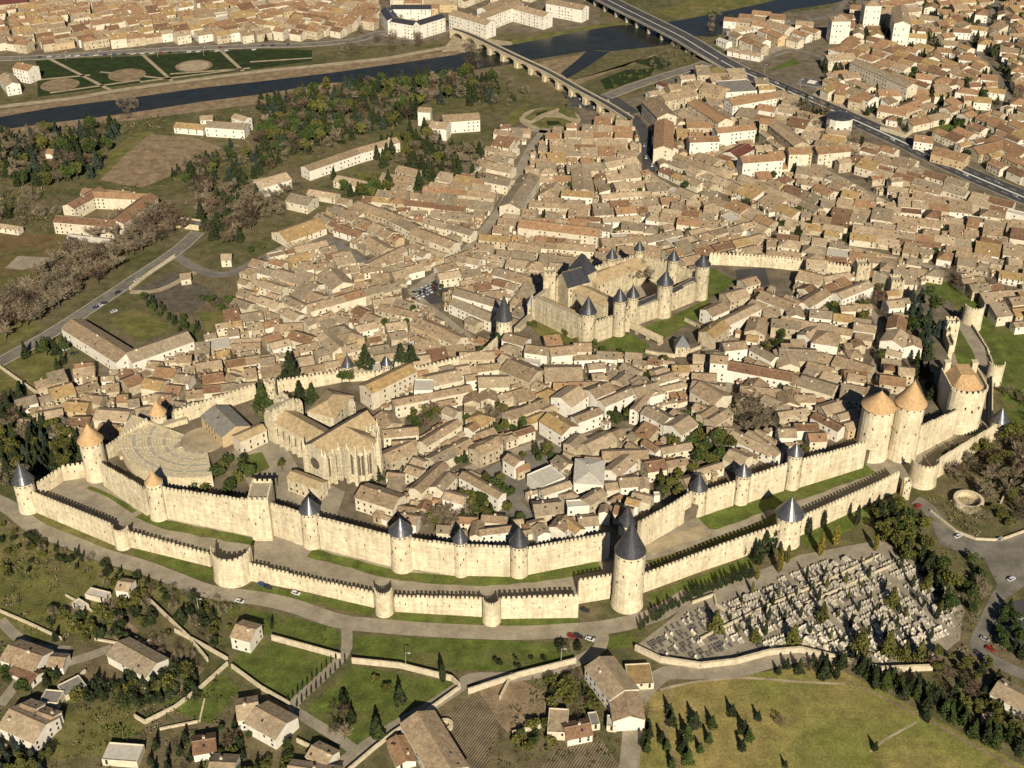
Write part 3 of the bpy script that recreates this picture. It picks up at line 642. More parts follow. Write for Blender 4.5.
# bottom of the picture
V='villa'
for tt,s,w,h,r,ty in [(T(0,600,5.12),(45,232,215,290),13,5,0,'gable'),(T(0,600,5.12),(255,292,335,298),8,4,0,'gable'),(T(0,600,5.12),(600,215,800,325),13,5,2,'gable'),(T(0,600,5.12),(50,560,230,640),15,6,1,'gable'),(T(0,600,5.12),(110,535,180,560),11,6,0,'gable'),(T(0,600,5.12),(195,575,270,600),10,6,0,'gable'),
 (T(0,600,5.12),(215,480,310,488),7,3,8,'flat'),(T(0,600,5.12),(310,455,420,400),8,2.5,8,'flat'),(T(256,576,4),(0,525,120,590),14,6,1,'gable'),(T(0,576,4),(945,520,1030,505),12,6,1,'gable'),(T(256,576,4),(225,680,305,718),9,4,1,'gable'),(T(0,576,4),(945,195,1020,215),11,7,0,'gable'),(T(0,576,4),(770,665,860,650),10,4,4,'gable'),
 (T(0,576,4),(840,745,940,750),13,5,1,'gable'),(T(0,576,4),(475,22,525,30),8,4,1,'gable'),(T(0,576,4),(420,690,560,700),9,3,7,'flat'),(T(0,576,4),(60,350,150,395),8,3,4,'gable'),(T(0,576,4),(350,55,430,75),5,2.5,7,'flat'),(T(0,576,4),(300,95,340,120),4,2.5,7,'flat'),(T(256,576,4),(645,545,780,770),15,6,0,'gable'),(T(256,576,4),(560,640,600,740),8,3,3,'gable'),(T(256,576,4),(130,760,330,790),10,4,1,'gable'),
 (T(512,576,4),(350,325,450,455),14,7,1,'gable'),(T(512,576,4),(450,455,470,560),13,6,0,'gable'),(T(512,576,4),(460,380,560,375),12,3,5,'flat'),(T(512,576,4),(145,560,225,565),13,4,1,'flat'),(T(512,576,4),(210,610,310,590),9,4,4,'gable'),(T(512,576,4),(380,572,420,575),6,3,7,'flat'),(T(512,576,4),(310,565,345,560),7,3,8,'flat'),(T(768,576,4),(920,425,1060,500),12,4,1,'gable'),(T(768,576,4),(860,555,900,560),5,3,0,'gable')]:
    ROW(tt,s,w,h,r,V,seg=200,wall=2 if ty=='gable' else 0,typ=ty)

# ------------------------------------------------------------------ fill between the traced ones
road_index()
def W(poly): return [tuple(at(*p).xy) for p in poly]
NOH_C=[[(18, 480), (95, 440), (165, 395), (250, 385), (275, 392), (310, 385), (372, 400), (386, 485), (345, 500), (262, 530), (160, 520), (95, 480)], [(515, 330), (535, 285), (545, 258), (640, 232), (715, 240), (745, 285), (700, 330), (708, 345), (690, 370), (640, 360), (590, 350), (570, 350)], [(895, 268), (935, 290), (990, 310), (1005, 460), (915, 470), (905, 440), (905, 300)], [(20, 480), (100, 490), (160, 522), (260, 540), (400, 572), (520, 578), (610, 562), (640, 545), (700, 514), (885, 462), (885, 450), (780, 462), (640, 520), (612, 533), (527, 547), (415, 541), (300, 508), (230, 494), (160, 484), (100, 455)], [(480, 474), (512, 455), (540, 440), (566, 448), (552, 470), (520, 505), (540, 522), (490, 525)], [(790, 300), (800, 268), (760, 262), (700, 262)], [(668, 430), (715, 425), (740, 460), (690, 480), (672, 460)], [(720, 405), (765, 400), (775, 430), (740, 440)], [(400, 405), (440, 400), (440, 430), (415, 435)], [(860, 290), (885, 290), (885, 330), (860, 325)], [(905, 300), (930, 300), (930, 350), (905, 345)]]
GARD=[[(508,425),(545,406),(550,413),(514,438)],[(607,412),(632,408),(634,430),(612,436)],[(460,500),(478,492),(496,500),(494,522),(462,522)],[(418,510),(450,508),(455,530),(424,534)],[(486,412),(512,408),(516,430),(492,440)],[(655,484),(684,480),(686,496),(660,502)],[(758,338),(780,334),(788,350),(766,360)],[(535,452),(552,450),(554,462),(538,464)],[(822,308),(838,304),(842,318),(826,322)]]
NOH_C+=GARD
NOH_0=[[(400, 300), (410, 290), (446, 270), (455, 282), (440, 312)], [(515, 96), (600, 96), (645, 112), (640, 122), (600, 116), (598, 130), (512, 134), (505, 110)]]
HILL=[(p.x,p.y) for p in cf+cb]
LISTS=[(p.x,p.y) for p in lf+lb]
def fill(poly, n, kind, guides_extra=(), hmin=6, hmax=8.5, big=1.0, roofs=None, gap=.35, seed=1, ysort=False, sizes=(8,15,7.5,11.5)):
    rnd=random.Random(seed)
    P=W(poly); NOHOUSE=[W(p) for p in (NOH_C if BASE else NOH_0)]+([] if BASE else [HILL,LISTS])
    x0=min(p[0] for p in P);x1=max(p[0] for p in P);y0=min(p[1] for p in P);y1=max(p[1] for p in P)
    g=[]
    for (ax,ay,bx,by) in guides_extra:
        A=at(ax,ay);B=at(bx,by); g.append(((A.x+B.x)/2,(A.y+B.y)/2,math.atan2(B.y-A.y,B.x-A.x)))
    GG=GUIDES+g
    def ang(x,y):
        best=min(GG,key=lambda q:(q[0]-x)**2+(q[1]-y)**2); return best[2]
    cnt=0; queue=[]
    def ok(x,y,th,L,Wd):
        if not inpoly(x,y,P): return False
        cs=rect_corners(x,y,th,L/2-.15,Wd/2-.15)
        if any(inpoly(c[0],c[1],N) for N in NOHOUSE for c in cs[::2]+[(x,y)]): return False
        if BASE and not all(inpoly(c[0],c[1],HILL) for c in cs): return False
        return off_road(cs) and occ_free(cs)
    tries=0
    while cnt<n and tries<n*20:
        tries+=1
        if queue and rnd.random()<.85:
            q=queue.pop(rnd.randrange(len(queue)) if rnd.random()<.3 else 0)
            x,y,th,L,Wd=q
        else:
            x=rnd.uniform(x0,x1);y=rnd.uniform(y0,y1)
            if not inpoly(x,y,P): continue
            th=ang(x,y)+rnd.gauss(0,.04)
            L=rnd.uniform(sizes[0],sizes[1])*big;Wd=rnd.uniform(sizes[2],sizes[3])*big
            if tries>n*5: L*=.7;Wd*=.72
        if not ok(x,y,th,L,Wd): continue
        r=None if roofs is None else rnd.choice(roofs)
        h=rnd.uniform(hmin,hmax)
        ty=rnd.choices(['gable','shed','hip','flat'],[.72,.16,.09,.03])[0]
        add_house(x,y,th,L,Wd,h,7 if ty=='flat' and rnd.random()<.5 else r,None,ty,kind); cnt+=1
        c,s=math.cos(th),math.sin(th)
        for d in (1,-1):
            L2=rnd.uniform(sizes[0],sizes[1])*big; w2=Wd+rnd.uniform(-.8,.8)
            if rnd.random()<gap*.4: L2*=1; extra=rnd.uniform(2,6)
            else: extra=0.05
            dd=(L/2+L2/2+extra)*d; oy=rnd.uniform(-1,1)
            queue.append((x+c*dd-s*oy,y+s*dd+c*oy,th+rnd.gauss(0,.03),L2,w2))
            w3=rnd.uniform(sizes[2],sizes[3])*big
            dd=(Wd/2+w3/2+(rnd.uniform(3,8) if rnd.random()<gap else rnd.uniform(.1,.6)))*d
            ox=rnd.uniform(-3,3)
            queue.append((x-s*dd+c*ox,y+c*dd+s*ox,th+rnd.gauss(0,.05),rnd.uniform(sizes[0],sizes[1])*big,w3))
    return cnt
CITE=[(385,385),(420,372),(500,345),(525,350),(590,355),(650,362),(690,368),(712,345),(715,300),(745,292),(765,262),(850,275),(895,295),(915,330),(920,380),(890,395),(858,412),(853,438),(790,452),(700,486),(640,515),(612,530),(527,543),(450,540),(390,528),(350,508),(385,490)]
BASE=ZC
fill(CITE,420,'house',((420,372,470,352),(740,330,800,350),(600,380,700,420)),4.5,6.8,seed=3,gap=.2,sizes=(8,15,8,12))
BASE=0
WT=[(232,325),(250,262),(300,240),(325,215),(400,190),(460,215),(490,250),(500,300),(500,352),(480,372),(420,388),(330,394),(260,402),(190,425),(160,440),(110,440),(110,420),(60,425),(25,410),(50,385),(130,375),(196,350)]
fill(WT,420,'terraced_house',((430,345,480,330),(300,340,340,330),(190,390,250,372)),3.8,6,seed=4,sizes=(8,15,8,13))
BC=[(425,190),(480,175),(505,130),(540,118),(630,120),(652,190),(700,212),(760,232),(760,268),(700,280),(640,282),(600,292),(550,305),(520,335),(470,320),(500,300),(445,268)]
fill(BC,420,'terraced_house',((520,180,560,182),(600,130,640,132),(600,160,645,158),(600,190,650,186),(640,215,700,222),(560,150,600,152)),3.8,5.8,seed=5,gap=.2,sizes=(9,16,9,14))
BR=[(652,125),(690,120),(760,150),(830,182),(880,192),(905,195),(960,205),(1010,225),(1050,230),(1050,300),(960,274),(900,290),(870,290),(760,275),(700,275),(700,215),(650,180)]
fill(BR,470,'terraced_house',((700,185,760,210),(820,215,900,225),(850,240,930,252),(940,240,1000,250),(760,190,820,200)),3.8,5.8,seed=6,gap=.22,sizes=(9,17,9,14))
fill([(950,268),(1050,300),(1050,345),(1000,325),(960,290)],30,'terraced_house',(),5,7,seed=8)
fill([(700,200),(720,243),(860,262),(860,272),(770,258),(700,244)],40,'terraced_house',(),5,6.5,seed=9)
fill([(845,20),(905,-8),(1070,-10),(1070,205),(965,168),(930,140),(985,130),(920,110),(850,90),(835,50)],260,'villa',((850,60,900,75),(950,40,1000,60),(960,140,1010,160)),6,8,seed=10,gap=.95,roofs=[3,3,3,0,5,4],sizes=(10,17,9,13))
fill([(-60,2),(-20,-10),(375,-12),(385,26),(340,38),(256,42),(140,46),(50,52),(30,52),(-60,56)],380,'terraced_house',((60,20,100,14),(200,30,250,22),(300,20,340,26)),6,9,seed=11,gap=.4,roofs=[0,3,3,4,5,1],sizes=(10,18,9,13))
fill([(385,-12),(500,-14),(600,-12),(590,-4),(470,5),(450,22),(395,18)],40,'terraced_house',(),7,10,seed=12,sizes=(12,22,9,13))
fill([(725,25),(780,16),(810,30),(830,60),(790,48),(740,60)],16,'villa',(),6,9,seed=13,gap=.9,roofs=[3,0],sizes=(12,20,9,13))
fill([(840,60),(870,56),(912,72),(955,104),(935,125),(905,138),(862,122),(822,98)],40,'villa',(),5,8,seed=15,gap=.8,roofs=[3,3,0,5],sizes=(12,22,9,14))
fill([(860,150),(890,158),(945,186),(1000,208),(1040,232),(960,212),(900,196),(865,176)],60,'terraced_house',(),5,8,seed=16,gap=.5,sizes=(10,18,8,12))
fill([(640,105),(700,75),(760,85),(830,130),(880,165),(930,190),(830,180),(760,160),(700,190),(650,130)],60,'terraced_house',(),5,9,seed=14,gap=.7,sizes=(10,18,8,12))

BASE=ZC
fill(CITE,260,'house',(),2.6,4.2,seed=31,gap=.6,sizes=(3.5,6.5,3.2,5.2))
BASE=0
fill(WT,200,'terraced_house',(),2.6,4,seed=32,gap=.6,sizes=(3.5,7,3.2,5.5))
fill(BC,170,'terraced_house',(),2.6,4,seed=33,gap=.6,sizes=(4,7,3.5,6))
fill(BR,200,'terraced_house',(),2.6,4,seed=34,gap=.6,sizes=(4,7,3.5,6))
# ------------------------------------------------------------------ build the houses
WIN=MB(); WIN.box(-.5,.5,-.08,.06,0,1.0,GLASS); 
WIN_ME=WIN.mesh('window')
def house_geo(h, wins, rnd):
    """local meshes: walls, roof, chimney (or None), window spots"""
    L,Wd,hh=h['L']/2,h['W']/2,h['h']; wm=WALLS[h['wall']]; rm=ROOFS[h['roof']]
    typ=h['typ']; rise=h['rise'] or (Wd*2*.19+.2)
    wb=MB(); rb=MB(); o=.35
    if typ=='gable':
        n=len(wb.v)
        wb.v+=[(-L,-Wd,0),(L,-Wd,0),(L,Wd,0),(-L,Wd,0),(-L,-Wd,hh),(L,-Wd,hh),(L,Wd,hh),(-L,Wd,hh),(-L,0,hh+rise),(L,0,hh+rise)]
        k=wb.mi(wm)
        for f in ((0,1,5,4),(2,3,7,6),(1,2,6,9,5),(3,0,4,8,7)): wb.f.append(f); wb.m.append(k)
        sl=rise/Wd; e=hh-o*sl+.05; r=hh+rise+.05; th=.22
        for sg in (1,-1):
            a=[(-L-o,sg*(Wd+o),e),(L+o,sg*(Wd+o),e),(L+o,0,r),(-L-o,0,r)]
            if sg<0: a=a
            up=[(x,y,z+th) for x,y,z in a]
            rb.face(up if sg<0 else up[::-1],rm); rb.face([a[0],a[1],up[1],up[0]] if sg<0 else [a[1],a[0],up[0],up[1]],rm)
            rb.face([a[1],a[2],up[2],up[1]],rm); rb.face([a[3],a[0],up[0],up[3]],rm)
            rb.face(a[::-1] if sg<0 else a,rm)
        rb.box(-L-o,L+o,-.2,.2,r+th-.08,r+th+.12,RIDGE)
        top=lambda x,y:hh+rise*(1-abs(y)/Wd)+.25
    elif typ=='shed':
        wb.v+=[(-L,-Wd,0),(L,-Wd,0),(L,Wd,0),(-L,Wd,0),(-L,-Wd,hh),(L,-Wd,hh),(L,Wd,hh+rise*1.3),(-L,Wd,hh+rise*1.3)]
        k=wb.mi(wm)
        for f in ((0,1,5,4),(2,3,7,6),(1,2,6,5),(3,0,4,7)): wb.f.append(f); wb.m.append(k)
        a=[(-L-o,-Wd-o,hh-.05),(L+o,-Wd-o,hh-.05),(L+o,Wd+o,hh+rise*1.3+.1),(-L-o,Wd+o,hh+rise*1.3+.1)]
        up=[(x,y,z+.25) for x,y,z in a]; rb.face(up,rm); rb.face(a[::-1],rm)
        for i in range(4): rb.face([a[i],a[(i+1)%4],up[(i+1)%4],up[i]],rm)
        top=lambda x,y:hh+rise*1.3*(y+Wd)/(2*Wd)+.3
    elif typ=='hip':
        wb.box(-L,L,-Wd,Wd,0,hh,wm); l2=max(0,L-Wd)
        rp=h['rise'] or rise*1.3
        a=[(-L-o,-Wd-o,hh+.02),(L+o,-Wd-o,hh+.02),(L+o,Wd+o,hh+.02),(-L-o,Wd+o,hh+.02)]
        p=(-l2,0,hh+rp);q=(l2,0,hh+rp)
        if l2<.3: 
            for i in range(4): rb.face([a[i],a[(i+1)%4],(0,0,hh+rp)],rm)
        else:
            rb.face([a[0],a[1],q,p],rm); rb.face([a[2],a[3],p,q],rm); rb.face([a[1],a[2],q],rm); rb.face([a[3],a[0],p],rm)
        rb.face(a[::-1],rm)
        top=lambda x,y:hh+rp*.5
    else:
        wb.box(-L,L,-Wd,Wd,0,hh,wm)
        rb.box(-L+.3,L-.3,-Wd+.3,Wd-.3,hh+.02,hh+.12,rm)
        for q in ((-L,L,-Wd,-Wd+.3),(-L,L,Wd-.3,Wd),(-L,-L+.3,-Wd+.3,Wd-.3),(L-.3,L,-Wd+.3,Wd-.3)): rb.box(*q,hh+.01,hh+.6,wm)
        top=lambda x,y:hh+.1
    # roof clutter
    if typ in('gable','shed') and h['W']>6:
        for _ in range(rnd.choice([0,1,1,2])):
            x=rnd.uniform(-L+1,L-1); y=rnd.uniform(.3,.75)*Wd*rnd.choice([-1,1])
            if typ=='gable':
                z=hh+rise*(1-abs(y)/Wd)+.32; s_=rise/Wd*(1 if y<0 else -1)
            else:
                z=top(x,y)+.06; s_=rise*1.3/(2*Wd)
            rb.face([(x-.45,y-.55,z-.55*s_),(x+.45,y-.55,z-.55*s_),(x+.45,y+.55,z+.55*s_),(x-.45,y+.55,z+.55*s_)],GLASS)
    ch=None
    if typ!='flat' and rnd.random()<.7:
        ch=MB(); x=rnd.uniform(-L*.8,L*.8); y=rnd.uniform(-.5,.5)*Wd; z=top(x,y)
        ch.box(x-.5,x+.5,y-.35,y+.35,z-1.0,z+1.1,wm); ch.box(x-.6,x+.6,y-.45,y+.45,z+1.1,z+1.25,RIDGE)
    spots=[]
    fl=2 if hh<9 else (3 if hh<12 else 4)
    for side in (0,1,2,3):
        half=L if side%2==0 else Wd; n=max(1,int(half*2/3.4))
        for j in range(n):
            if rnd.random()<(.25 if half==L else .5): continue
            u=-half+(j+.5)*2*half/n
            for f_ in range(fl):
                if rnd.random()<.25: continue
                z=1.0+f_*(hh-.6)/fl
                rot=[0,math.pi/2,math.pi,-math.pi/2][side]
                x,y=[(u,-Wd),(L,u),(u,Wd),(-L,u)][side]
                spots.append((x,y,z,rot,side))
    return wb,rb,ch,spots
def addwin(mb,s,w=.95,hz=1.35):
    M=Matrix.Translation((s[0],s[1],s[2]))@Matrix.Rotation(s[3],4,'Z')@Matrix.Diagonal((w,1,hz,1))
    mb.add(WIN,M)
for h in HOUSES:
    P=(h['x'],h['y'],h['h']+h['z0']); s=scale_at(P); h['px']=to_px(P); h['area']=h['L']*h['W']/s/s
    h['vis']=-25<h['px'][0]<1049 and -12<h['px'][1]<790
HOUSES=[h for h in HOUSES if h['vis']]
HOUSES.sort(key=lambda h:-h['area'])
stuff=MB(); cnt={}; nwin=0
GROUPS={'house':'houses inside the walled town','terraced_house':'terraced houses of the lower town','villa':'villas and cottages outside the walls','apartment_block':'large blocks of the modern town','market_hall':'roofs of the market hall','school_wing':'wings of the L-shaped school','convent_wing':'wings of the convent','mansion_wing':'wings of the quayside mansion','long_house':None,'depot':None}
CAT={'terraced_house':'house','apartment_block':'apartment block','market_hall':'hall','school_wing':'school building','convent_wing':'convent building','mansion_wing':'mansion','long_house':'long house','depot':'depot','villa':'villa'}
CAP={'house':290,'terraced_house':290}
for idx,h in enumerate(HOUSES):
    k=h['kind']; cnt[k]=cnt.get(k,0)+1
    rnd=random.Random(idx)
    wb,rb,ch,spots=house_geo(h,True,rnd)
    indiv = cnt[k]<=CAP.get(k,240)
    if not indiv:
        for s in spots: 
            if rnd.random()<.6: addwin(wb,s)
        M=Matrix.Translation((h['x'],h['y'],h['z0']))@Matrix.Rotation(h['th'],4,'Z')
        stuff.add(wb,M); stuff.add(rb,M)
        if ch: stuff.add(ch,M)
        continue
    px,py=h['px']
    size='large' if h['L']*h['W']>190 else ('small' if h['L']*h['W']<80 else '')
    form={'gable':'','shed':'lean-to','hip':'hipped','flat':'flat'}[h['typ']]
    if h['L']/h['W']>2: size='long'
    desc=' '.join((size+' '+WNAME[h['wall']]+' '+CAT.get(k,'house')+', '+RNAME[h['roof']].replace('white flat','white').replace('grey flat','grey').replace('grey-brown','dull')+' '+form+' roof').split())
    root=link(k,None,None,(h['x'],h['y'],h['z0']),h['th'])
    auto(root,desc,CAT.get(k,'house'),px,py,GROUPS[k])
    nchild=0
    if h['area']>700 or (k!='terraced_house' and h['area']>330):
        # windows that face the viewer as parts, the others within the wall
        kk=0
        for s in spots:
            ang=h['th']+[-math.pi/2,0,math.pi/2,math.pi][s[4]]
            if math.sin(ang)<-.3 and kk<4 and nwin<900:
                o=link('window',WIN_ME,root,(s[0],s[1],s[2]),s[3]); o.scale=(.95,1,1.35); kk+=1; nwin+=1
            else: addwin(wb,s)
    else:
        for s in spots: addwin(wb,s)
    wb.build('wall',root); r=rb.build('roof',root)
    if ch:
        if h['area']>250: ch.build('chimney',r)
        else: 
            pass
if stuff.v:
    o=stuff.build('distant_houses'); o['kind']='stuff'; o['label']='many small tiled houses of the lower town and far districts'; o['category']='houses'
print('HOUSES',cnt,'windows',nwin)
# ------------------------------------------------------------------ fortifications
def merlons(mb, A, B, z, th, m, side=-1, w=1.15, gap=.85, hgt=1.35, base=.7):
    """parapet with merlons along A-B on its outer edge"""
    d=(B-A); d.z=0; L=d.length
    if L<.5: return
    d.normalize(); n=Vector((-d.y,d.x,0))*side
    c=(A+B)/2+n*(th/2-.3); mb.obox(c,(d.x,d.y),L/2,.3,z,z+base,m)
    k=max(1,int(L/(w+gap))); st=L/k
    for i in range(k):
        c=A+d*(st*(i+.5))+n*(th/2-.3); mb.obox(c,(d.x,d.y),w/2*st/(w+gap),.296,z+base,z+base+hgt,m)
def curtain(name, pts, label, th=2.6, m=STONE, pm=STONE, group='curtain walls of the fortress', hfix=None, slits=True, mer=True):
    """pts: (px, base_py, top_py) traced along the outer foot and the crest"""
    root=thing(name,label,'wall',group=group)
    P=[];Z=[]
    for p in pts:
        b=at(p[0],p[1]); P.append(b); Z.append(hfix if hfix else height_at(b,p[2]))
    root.location=P[0]; off=-P[0]
    wb=MB();pb=MB();sb=wb
    for i in range(len(P)-1):
        A=P[i]+off;B=P[i+1]+off; d=(B-A);L=d.length
        if L<.5: continue
        d.normalize(); n=Vector((-d.y,d.x,0))
        if n.y<0: n=-n
        side = -1 if Vector((-d.y,d.x,0)).y>0 else 1
        ns=max(1,int(L/9))
        for k in range(ns):
            a=A+d*(L*k/ns); b_=A+d*(L*(k+1)/ns)+d*.0
            z=Z[i]+(Z[i+1]-Z[i])*(k+.5)/ns
            c=(a+b_)/2+n*(th/2)
            wb.obox(c,(d.x,d.y),L/ns/2+(.01 if k<ns-1 else 0),th/2,-1-BASE,z-1.7,m,PATHM)
            if mer: merlons(pb,a+n*(th/2),b_+n*(th/2),z-1.7,th,pm,side)
            if slits and random.random()<.8:
                s=(a+b_)/2-n*.02; sb.obox(s,(d.x,d.y),.18,.03,z*.45,z*.45+1.3,GLASS)
                s=a+d*(L/ns*.25)-n*.02; sb.obox(s,(d.x,d.y),.22,.03,z-4.2,z-3.6,GLASS)
    wb.build('wall_body',root)
    if pb.v: pb.build('parapet',root)
    return root
PATHM=mat('wallwalk_paving', (.42,.36,.26), (.32,.27,.19), .6)
def tower(px, base, eave, apex, rpx, label, roof=LEAD, m=STONE, eaver=1.0, name='round_tower', group='round towers of the fortress', hoard=False, n=24):
    f=at(px,base); s=scale_at(f); r=rpx*s
    c=f+Vector((0,r,0)); ze=height_at(f,eave); za=height_at(c,apex) if apex else None
    t=thing(name,label,'tower',(c.x,c.y,BASE),group=group)
    b=MB()
    if name=='open_turret':
        a0,a1=math.pi*.97,math.pi*2.03; ti=1.5
        b.lathe(0,0,[(r*1.05,-.5),(r,3),(r*.985,ze-1.7),(r-ti,ze-1.7)],m,n,cap=False,a0=a0,a1=a1)
        b.lathe(0,0,[(r-ti,ze-1.7),(r-ti,-.5)],m,n,cap=False,a0=a0,a1=a1)
        for q in (a0,a1):
            sg=1 if q==a0 else -1
            b.face([(math.cos(q)*rr,math.sin(q)*rr,z_) for rr,z_ in ((r*1.03,-.5),(r-ti,-.5),(r-ti,ze-1.7),(r,ze-1.7))][::sg],m)
        for i in range(12):
            a=a0+(a1-a0)*(i+.5)/12; w_=(a1-a0)*r/12*.31
            b.obox((math.cos(a)*(r-.3),math.sin(a)*(r-.3)),(-math.sin(a),math.cos(a)),w_,.3,ze-1.1,ze,m)
            b.obox((math.cos(a)*(r-.32),math.sin(a)*(r-.32)),(-math.sin(a),math.cos(a)),(a1-a0)*r/24,.27,ze-1.75,ze-1.05,m)
        b.build('tower_body',t); b=MB(); b.lathe(0,0,[(r-ti+.05,ZL*.2),(r-ti+.05,ZL+.3)],PATHM,n,a0=a0,a1=a1); b.build('earth_floor',t)
        return t
    b.lathe(0,0,[(r*1.08,-.5),(r*1.04,2),(r,5),(r*.985,ze)],m,n)
    sl=b
    for k in range(7):
        a=-math.pi/2+(k-3)*.45; z=ze*(.35+.3*((k*37)%3)/2)
        sl.obox((math.cos(a)*r*1.0,math.sin(a)*r*1.0),(-math.sin(a),math.cos(a)),.2,.12,z,z+1.4,GLASS)
        sl.obox((math.cos(a)*r*.99,math.sin(a)*r*.99),(-math.sin(a),math.cos(a)),.35,.1,ze-1.9,ze-1.2,GLASS)
    b.build('tower_body',t)
    if apex:
        rb=MB(); re=r*1.12*eaver
        rb.lathe(0,0,[(r*.9,ze-.3),(re,ze-.25),(re,ze),(re*.62,ze+(za-ze)*.36),(.12,za),(.05,za+1.2)],roof,28)
        rb.build('cone_roof',t,smooth=False)
    else:
        pb=MB(); k=14
        for i in range(k):
            a=2*math.pi*i/k; pb.obox((math.cos(a)*(r-.35),math.sin(a)*(r-.35)),(-math.sin(a),math.cos(a)),r*.14,.35,ze,ze+1.7,m)
        pb.lathe(0,0,[(r*.985,ze),(r*.985,ze+.7),(r-.7,ze+.7),(r-.7,ze)],m,n,cap=False); pb.build('parapet',t)
    return t
def sqtower(px, base, top, wpx, label, m=STONE, rz=0.0, roof=None, apex=None, name='square_tower', depth=1.0, group='square towers of the fortress', mer=True):
    f=at(px,base); s=scale_at(f); w=wpx*s; c=f+Vector((0,w*depth/2,0)); z=height_at(f,top+(wpx*depth*.58 if not apex else 0))-(1.7 if mer and not apex else 0)
    t=thing(name,label,'tower',(c.x,c.y,BASE),rz,group)
    b=MB(); b.box(-w/2,w/2,-w*depth/2,w*depth/2,-.5-BASE,z,m,PATHM)
    if apex:
        za=height_at(c,apex); rb=MB(); e=.5; a=[(-w/2-e,-w*depth/2-e,z+.02),(w/2+e,-w*depth/2-e,z+.02),(w/2+e,w*depth/2+e,z+.02),(-w/2-e,w*depth/2+e,z+.02)]
        for i in range(4): rb.face([a[i],a[(i+1)%4],(0,0,za)],roof)
        rb.face(a[::-1],roof); rb.build('pyramid_roof',t)
    elif mer:
        pb=MB(); q=[Vector((-w/2,-w*depth/2,0)),Vector((w/2,-w*depth/2,0)),Vector((w/2,w*depth/2,0)),Vector((-w/2,w*depth/2,0))]
        for i in range(4):
            A,B=q[i],q[(i+1)%4]; d=(B-A).normalized(); nn=Vector((-d.y,d.x,0))*.35
            merlons(pb,A+nn+d*(.62 if i%2 else 0),B+nn-d*(.62 if i%2 else 0),z,.7,m,-1)
        pb.build('parapet',t)
    sb=b
    for k in range(3): sb.box(-w*.25+k*w*.25-.25,-w*.25+k*w*.25+.25,-w*depth/2-.04,-w*depth/2+.1,z*(.4+.17*k),z*(.4+.17*k)+1.5,GLASS)
    b.build('tower_body',t)
    return t
# inner wall, from the theatre round to the gate
W_='inner wall of pale stone between '
BASE=ZL
curtain('curtain_wall',[(104,486,463),(147,516,487)],W_+'the wide orange-coned tower and the small orange-coned one')
curtain('curtain_wall',[(168,519,488),(245,535,499),(258,538,500)],W_+'the small orange-coned tower and the open square tower')
curtain('curtain_wall',[(270,534,502),(303,546,512)],'short '+W_+'open square tower and the turret by the church')
curtain('curtain_wall',[(321,549,517),(393,567,536)],W_+'the turret by the church and the central tower')
curtain('curtain_wall',[(412,569,539),(455,576,544)],W_+'the central tower and the slim turret')
curtain('curtain_wall',[(467,576,545),(510,577,547)],'shortest '+W_+'the slim turret and the pointed one right of it')
curtain('curtain_wall',[(528,575,548),(609,559,533)],W_+'the pointed turret and the tall slate-coned tower')
curtain('curtain_wall',[(640,549,521),(674,529,502),(690,519,491)],W_+'the tall slate-coned tower and the turret above the sandy bank')
curtain('curtain_wall',[(705,515,489),(733,506,482)],W_+'the turret above the sandy bank and its right neighbour')
curtain('curtain_wall',[(748,503,476),(784,491,463)],W_+'the two slate turrets nearest the grassy ditch')
curtain('curtain_wall',[(799,488,459),(838,476,449),(863,468,441)],W_+'the last slate turret and the twin gate towers')
curtain('curtain_wall',[(915,456,426),(953,436,410)],'short '+W_+'the gate towers and the flat-backed orange-roofed tower')
curtain('curtain_wall',[(107,472,449),(152,442,418)],'pale inner wall climbing behind the theatre seats')
curtain('curtain_wall',[(950,365,345),(943,346,318)],'short wall running up from the flat-backed orange-roofed tower')
BASE=ZC
curtain('curtain_wall',[(176,424,411),(257,398,384)],'low crenellated wall left of the tall conifers')
curtain('curtain_wall',[(260,397,383),(340,381,371),(345,380,370)],'low crenellated wall behind the church garden')
curtain('curtain_wall',[(350,382,373),(384,379,371)],'short crenellated wall by the small silver turrets')
curtain('curtain_wall',[(395,376,362),(421,380,367),(483,364,351),(498,349,337)],'crenellated rampart running up to the lone tower by the castle')
curtain('curtain_wall',[(709,262,253),(768,265,256),(800,268,259)],'long thin rampart right of the castle')
curtain('curtain_wall',[(800,268,259),(853,274,266)],'end of the thin rampart left of the square north tower')
curtain('curtain_wall',[(872,282,270),(886,290,280)],'short ruined wall joining the two north towers',slits=False)
BASE=ZL
tower(95,483,446,424,11.5,'wide round tower with an orange cone roof at the theatre corner',TERRA)
tower(158,522,487,471,9,'small round tower with an orange cone roof below the theatre',TERRA,eaver=.85)
t_=tower(160,440,416,401,8,'round tower with an orange cone roof at the top of the theatre',TERRA)
tower(312,550,515,497,9.5,'slate-coned turret just below the big church')
tower(402,574,537,518,11,'slate-coned tower in the middle of the inner wall')
tower(461,578,544,528,7,'slimmest slate-coned turret of the inner wall')
tower(519,579,548,526,9,'slate-coned turret just left of the tall slate-coned tower',SLATE)
tower(626,552,527,505,8,'slate spire rising behind the tall slate-coned tower',SLATE)
tower(697,517,492,473,8.5,'slate-coned turret above the sandy bank',SLATE)
tower(741,506,477,463,7.5,'slate-coned turret in the middle of the grassy ditch stretch')
tower(792,491,457,443,7.5,'slate-coned turret nearest the twin gate towers')
BASE=0
tower(628,614,560,522,15.5,'tall round tower with a black slate cone, biggest of all',SLATE,eaver=.9)
tower(27,515,486,463,10,'isolated round tower with a bright silver cone at the far corner')
tower(788,550,521,497,13,'squat outer tower with a wide silver cone beside the cypresses')
tower(999,440,424,408,8.5,'outer turret with a silver cone on the green slope')
BASE=ZC
tower(348,381,368,354,5.5,'small silver-coned turret between dark conifers')
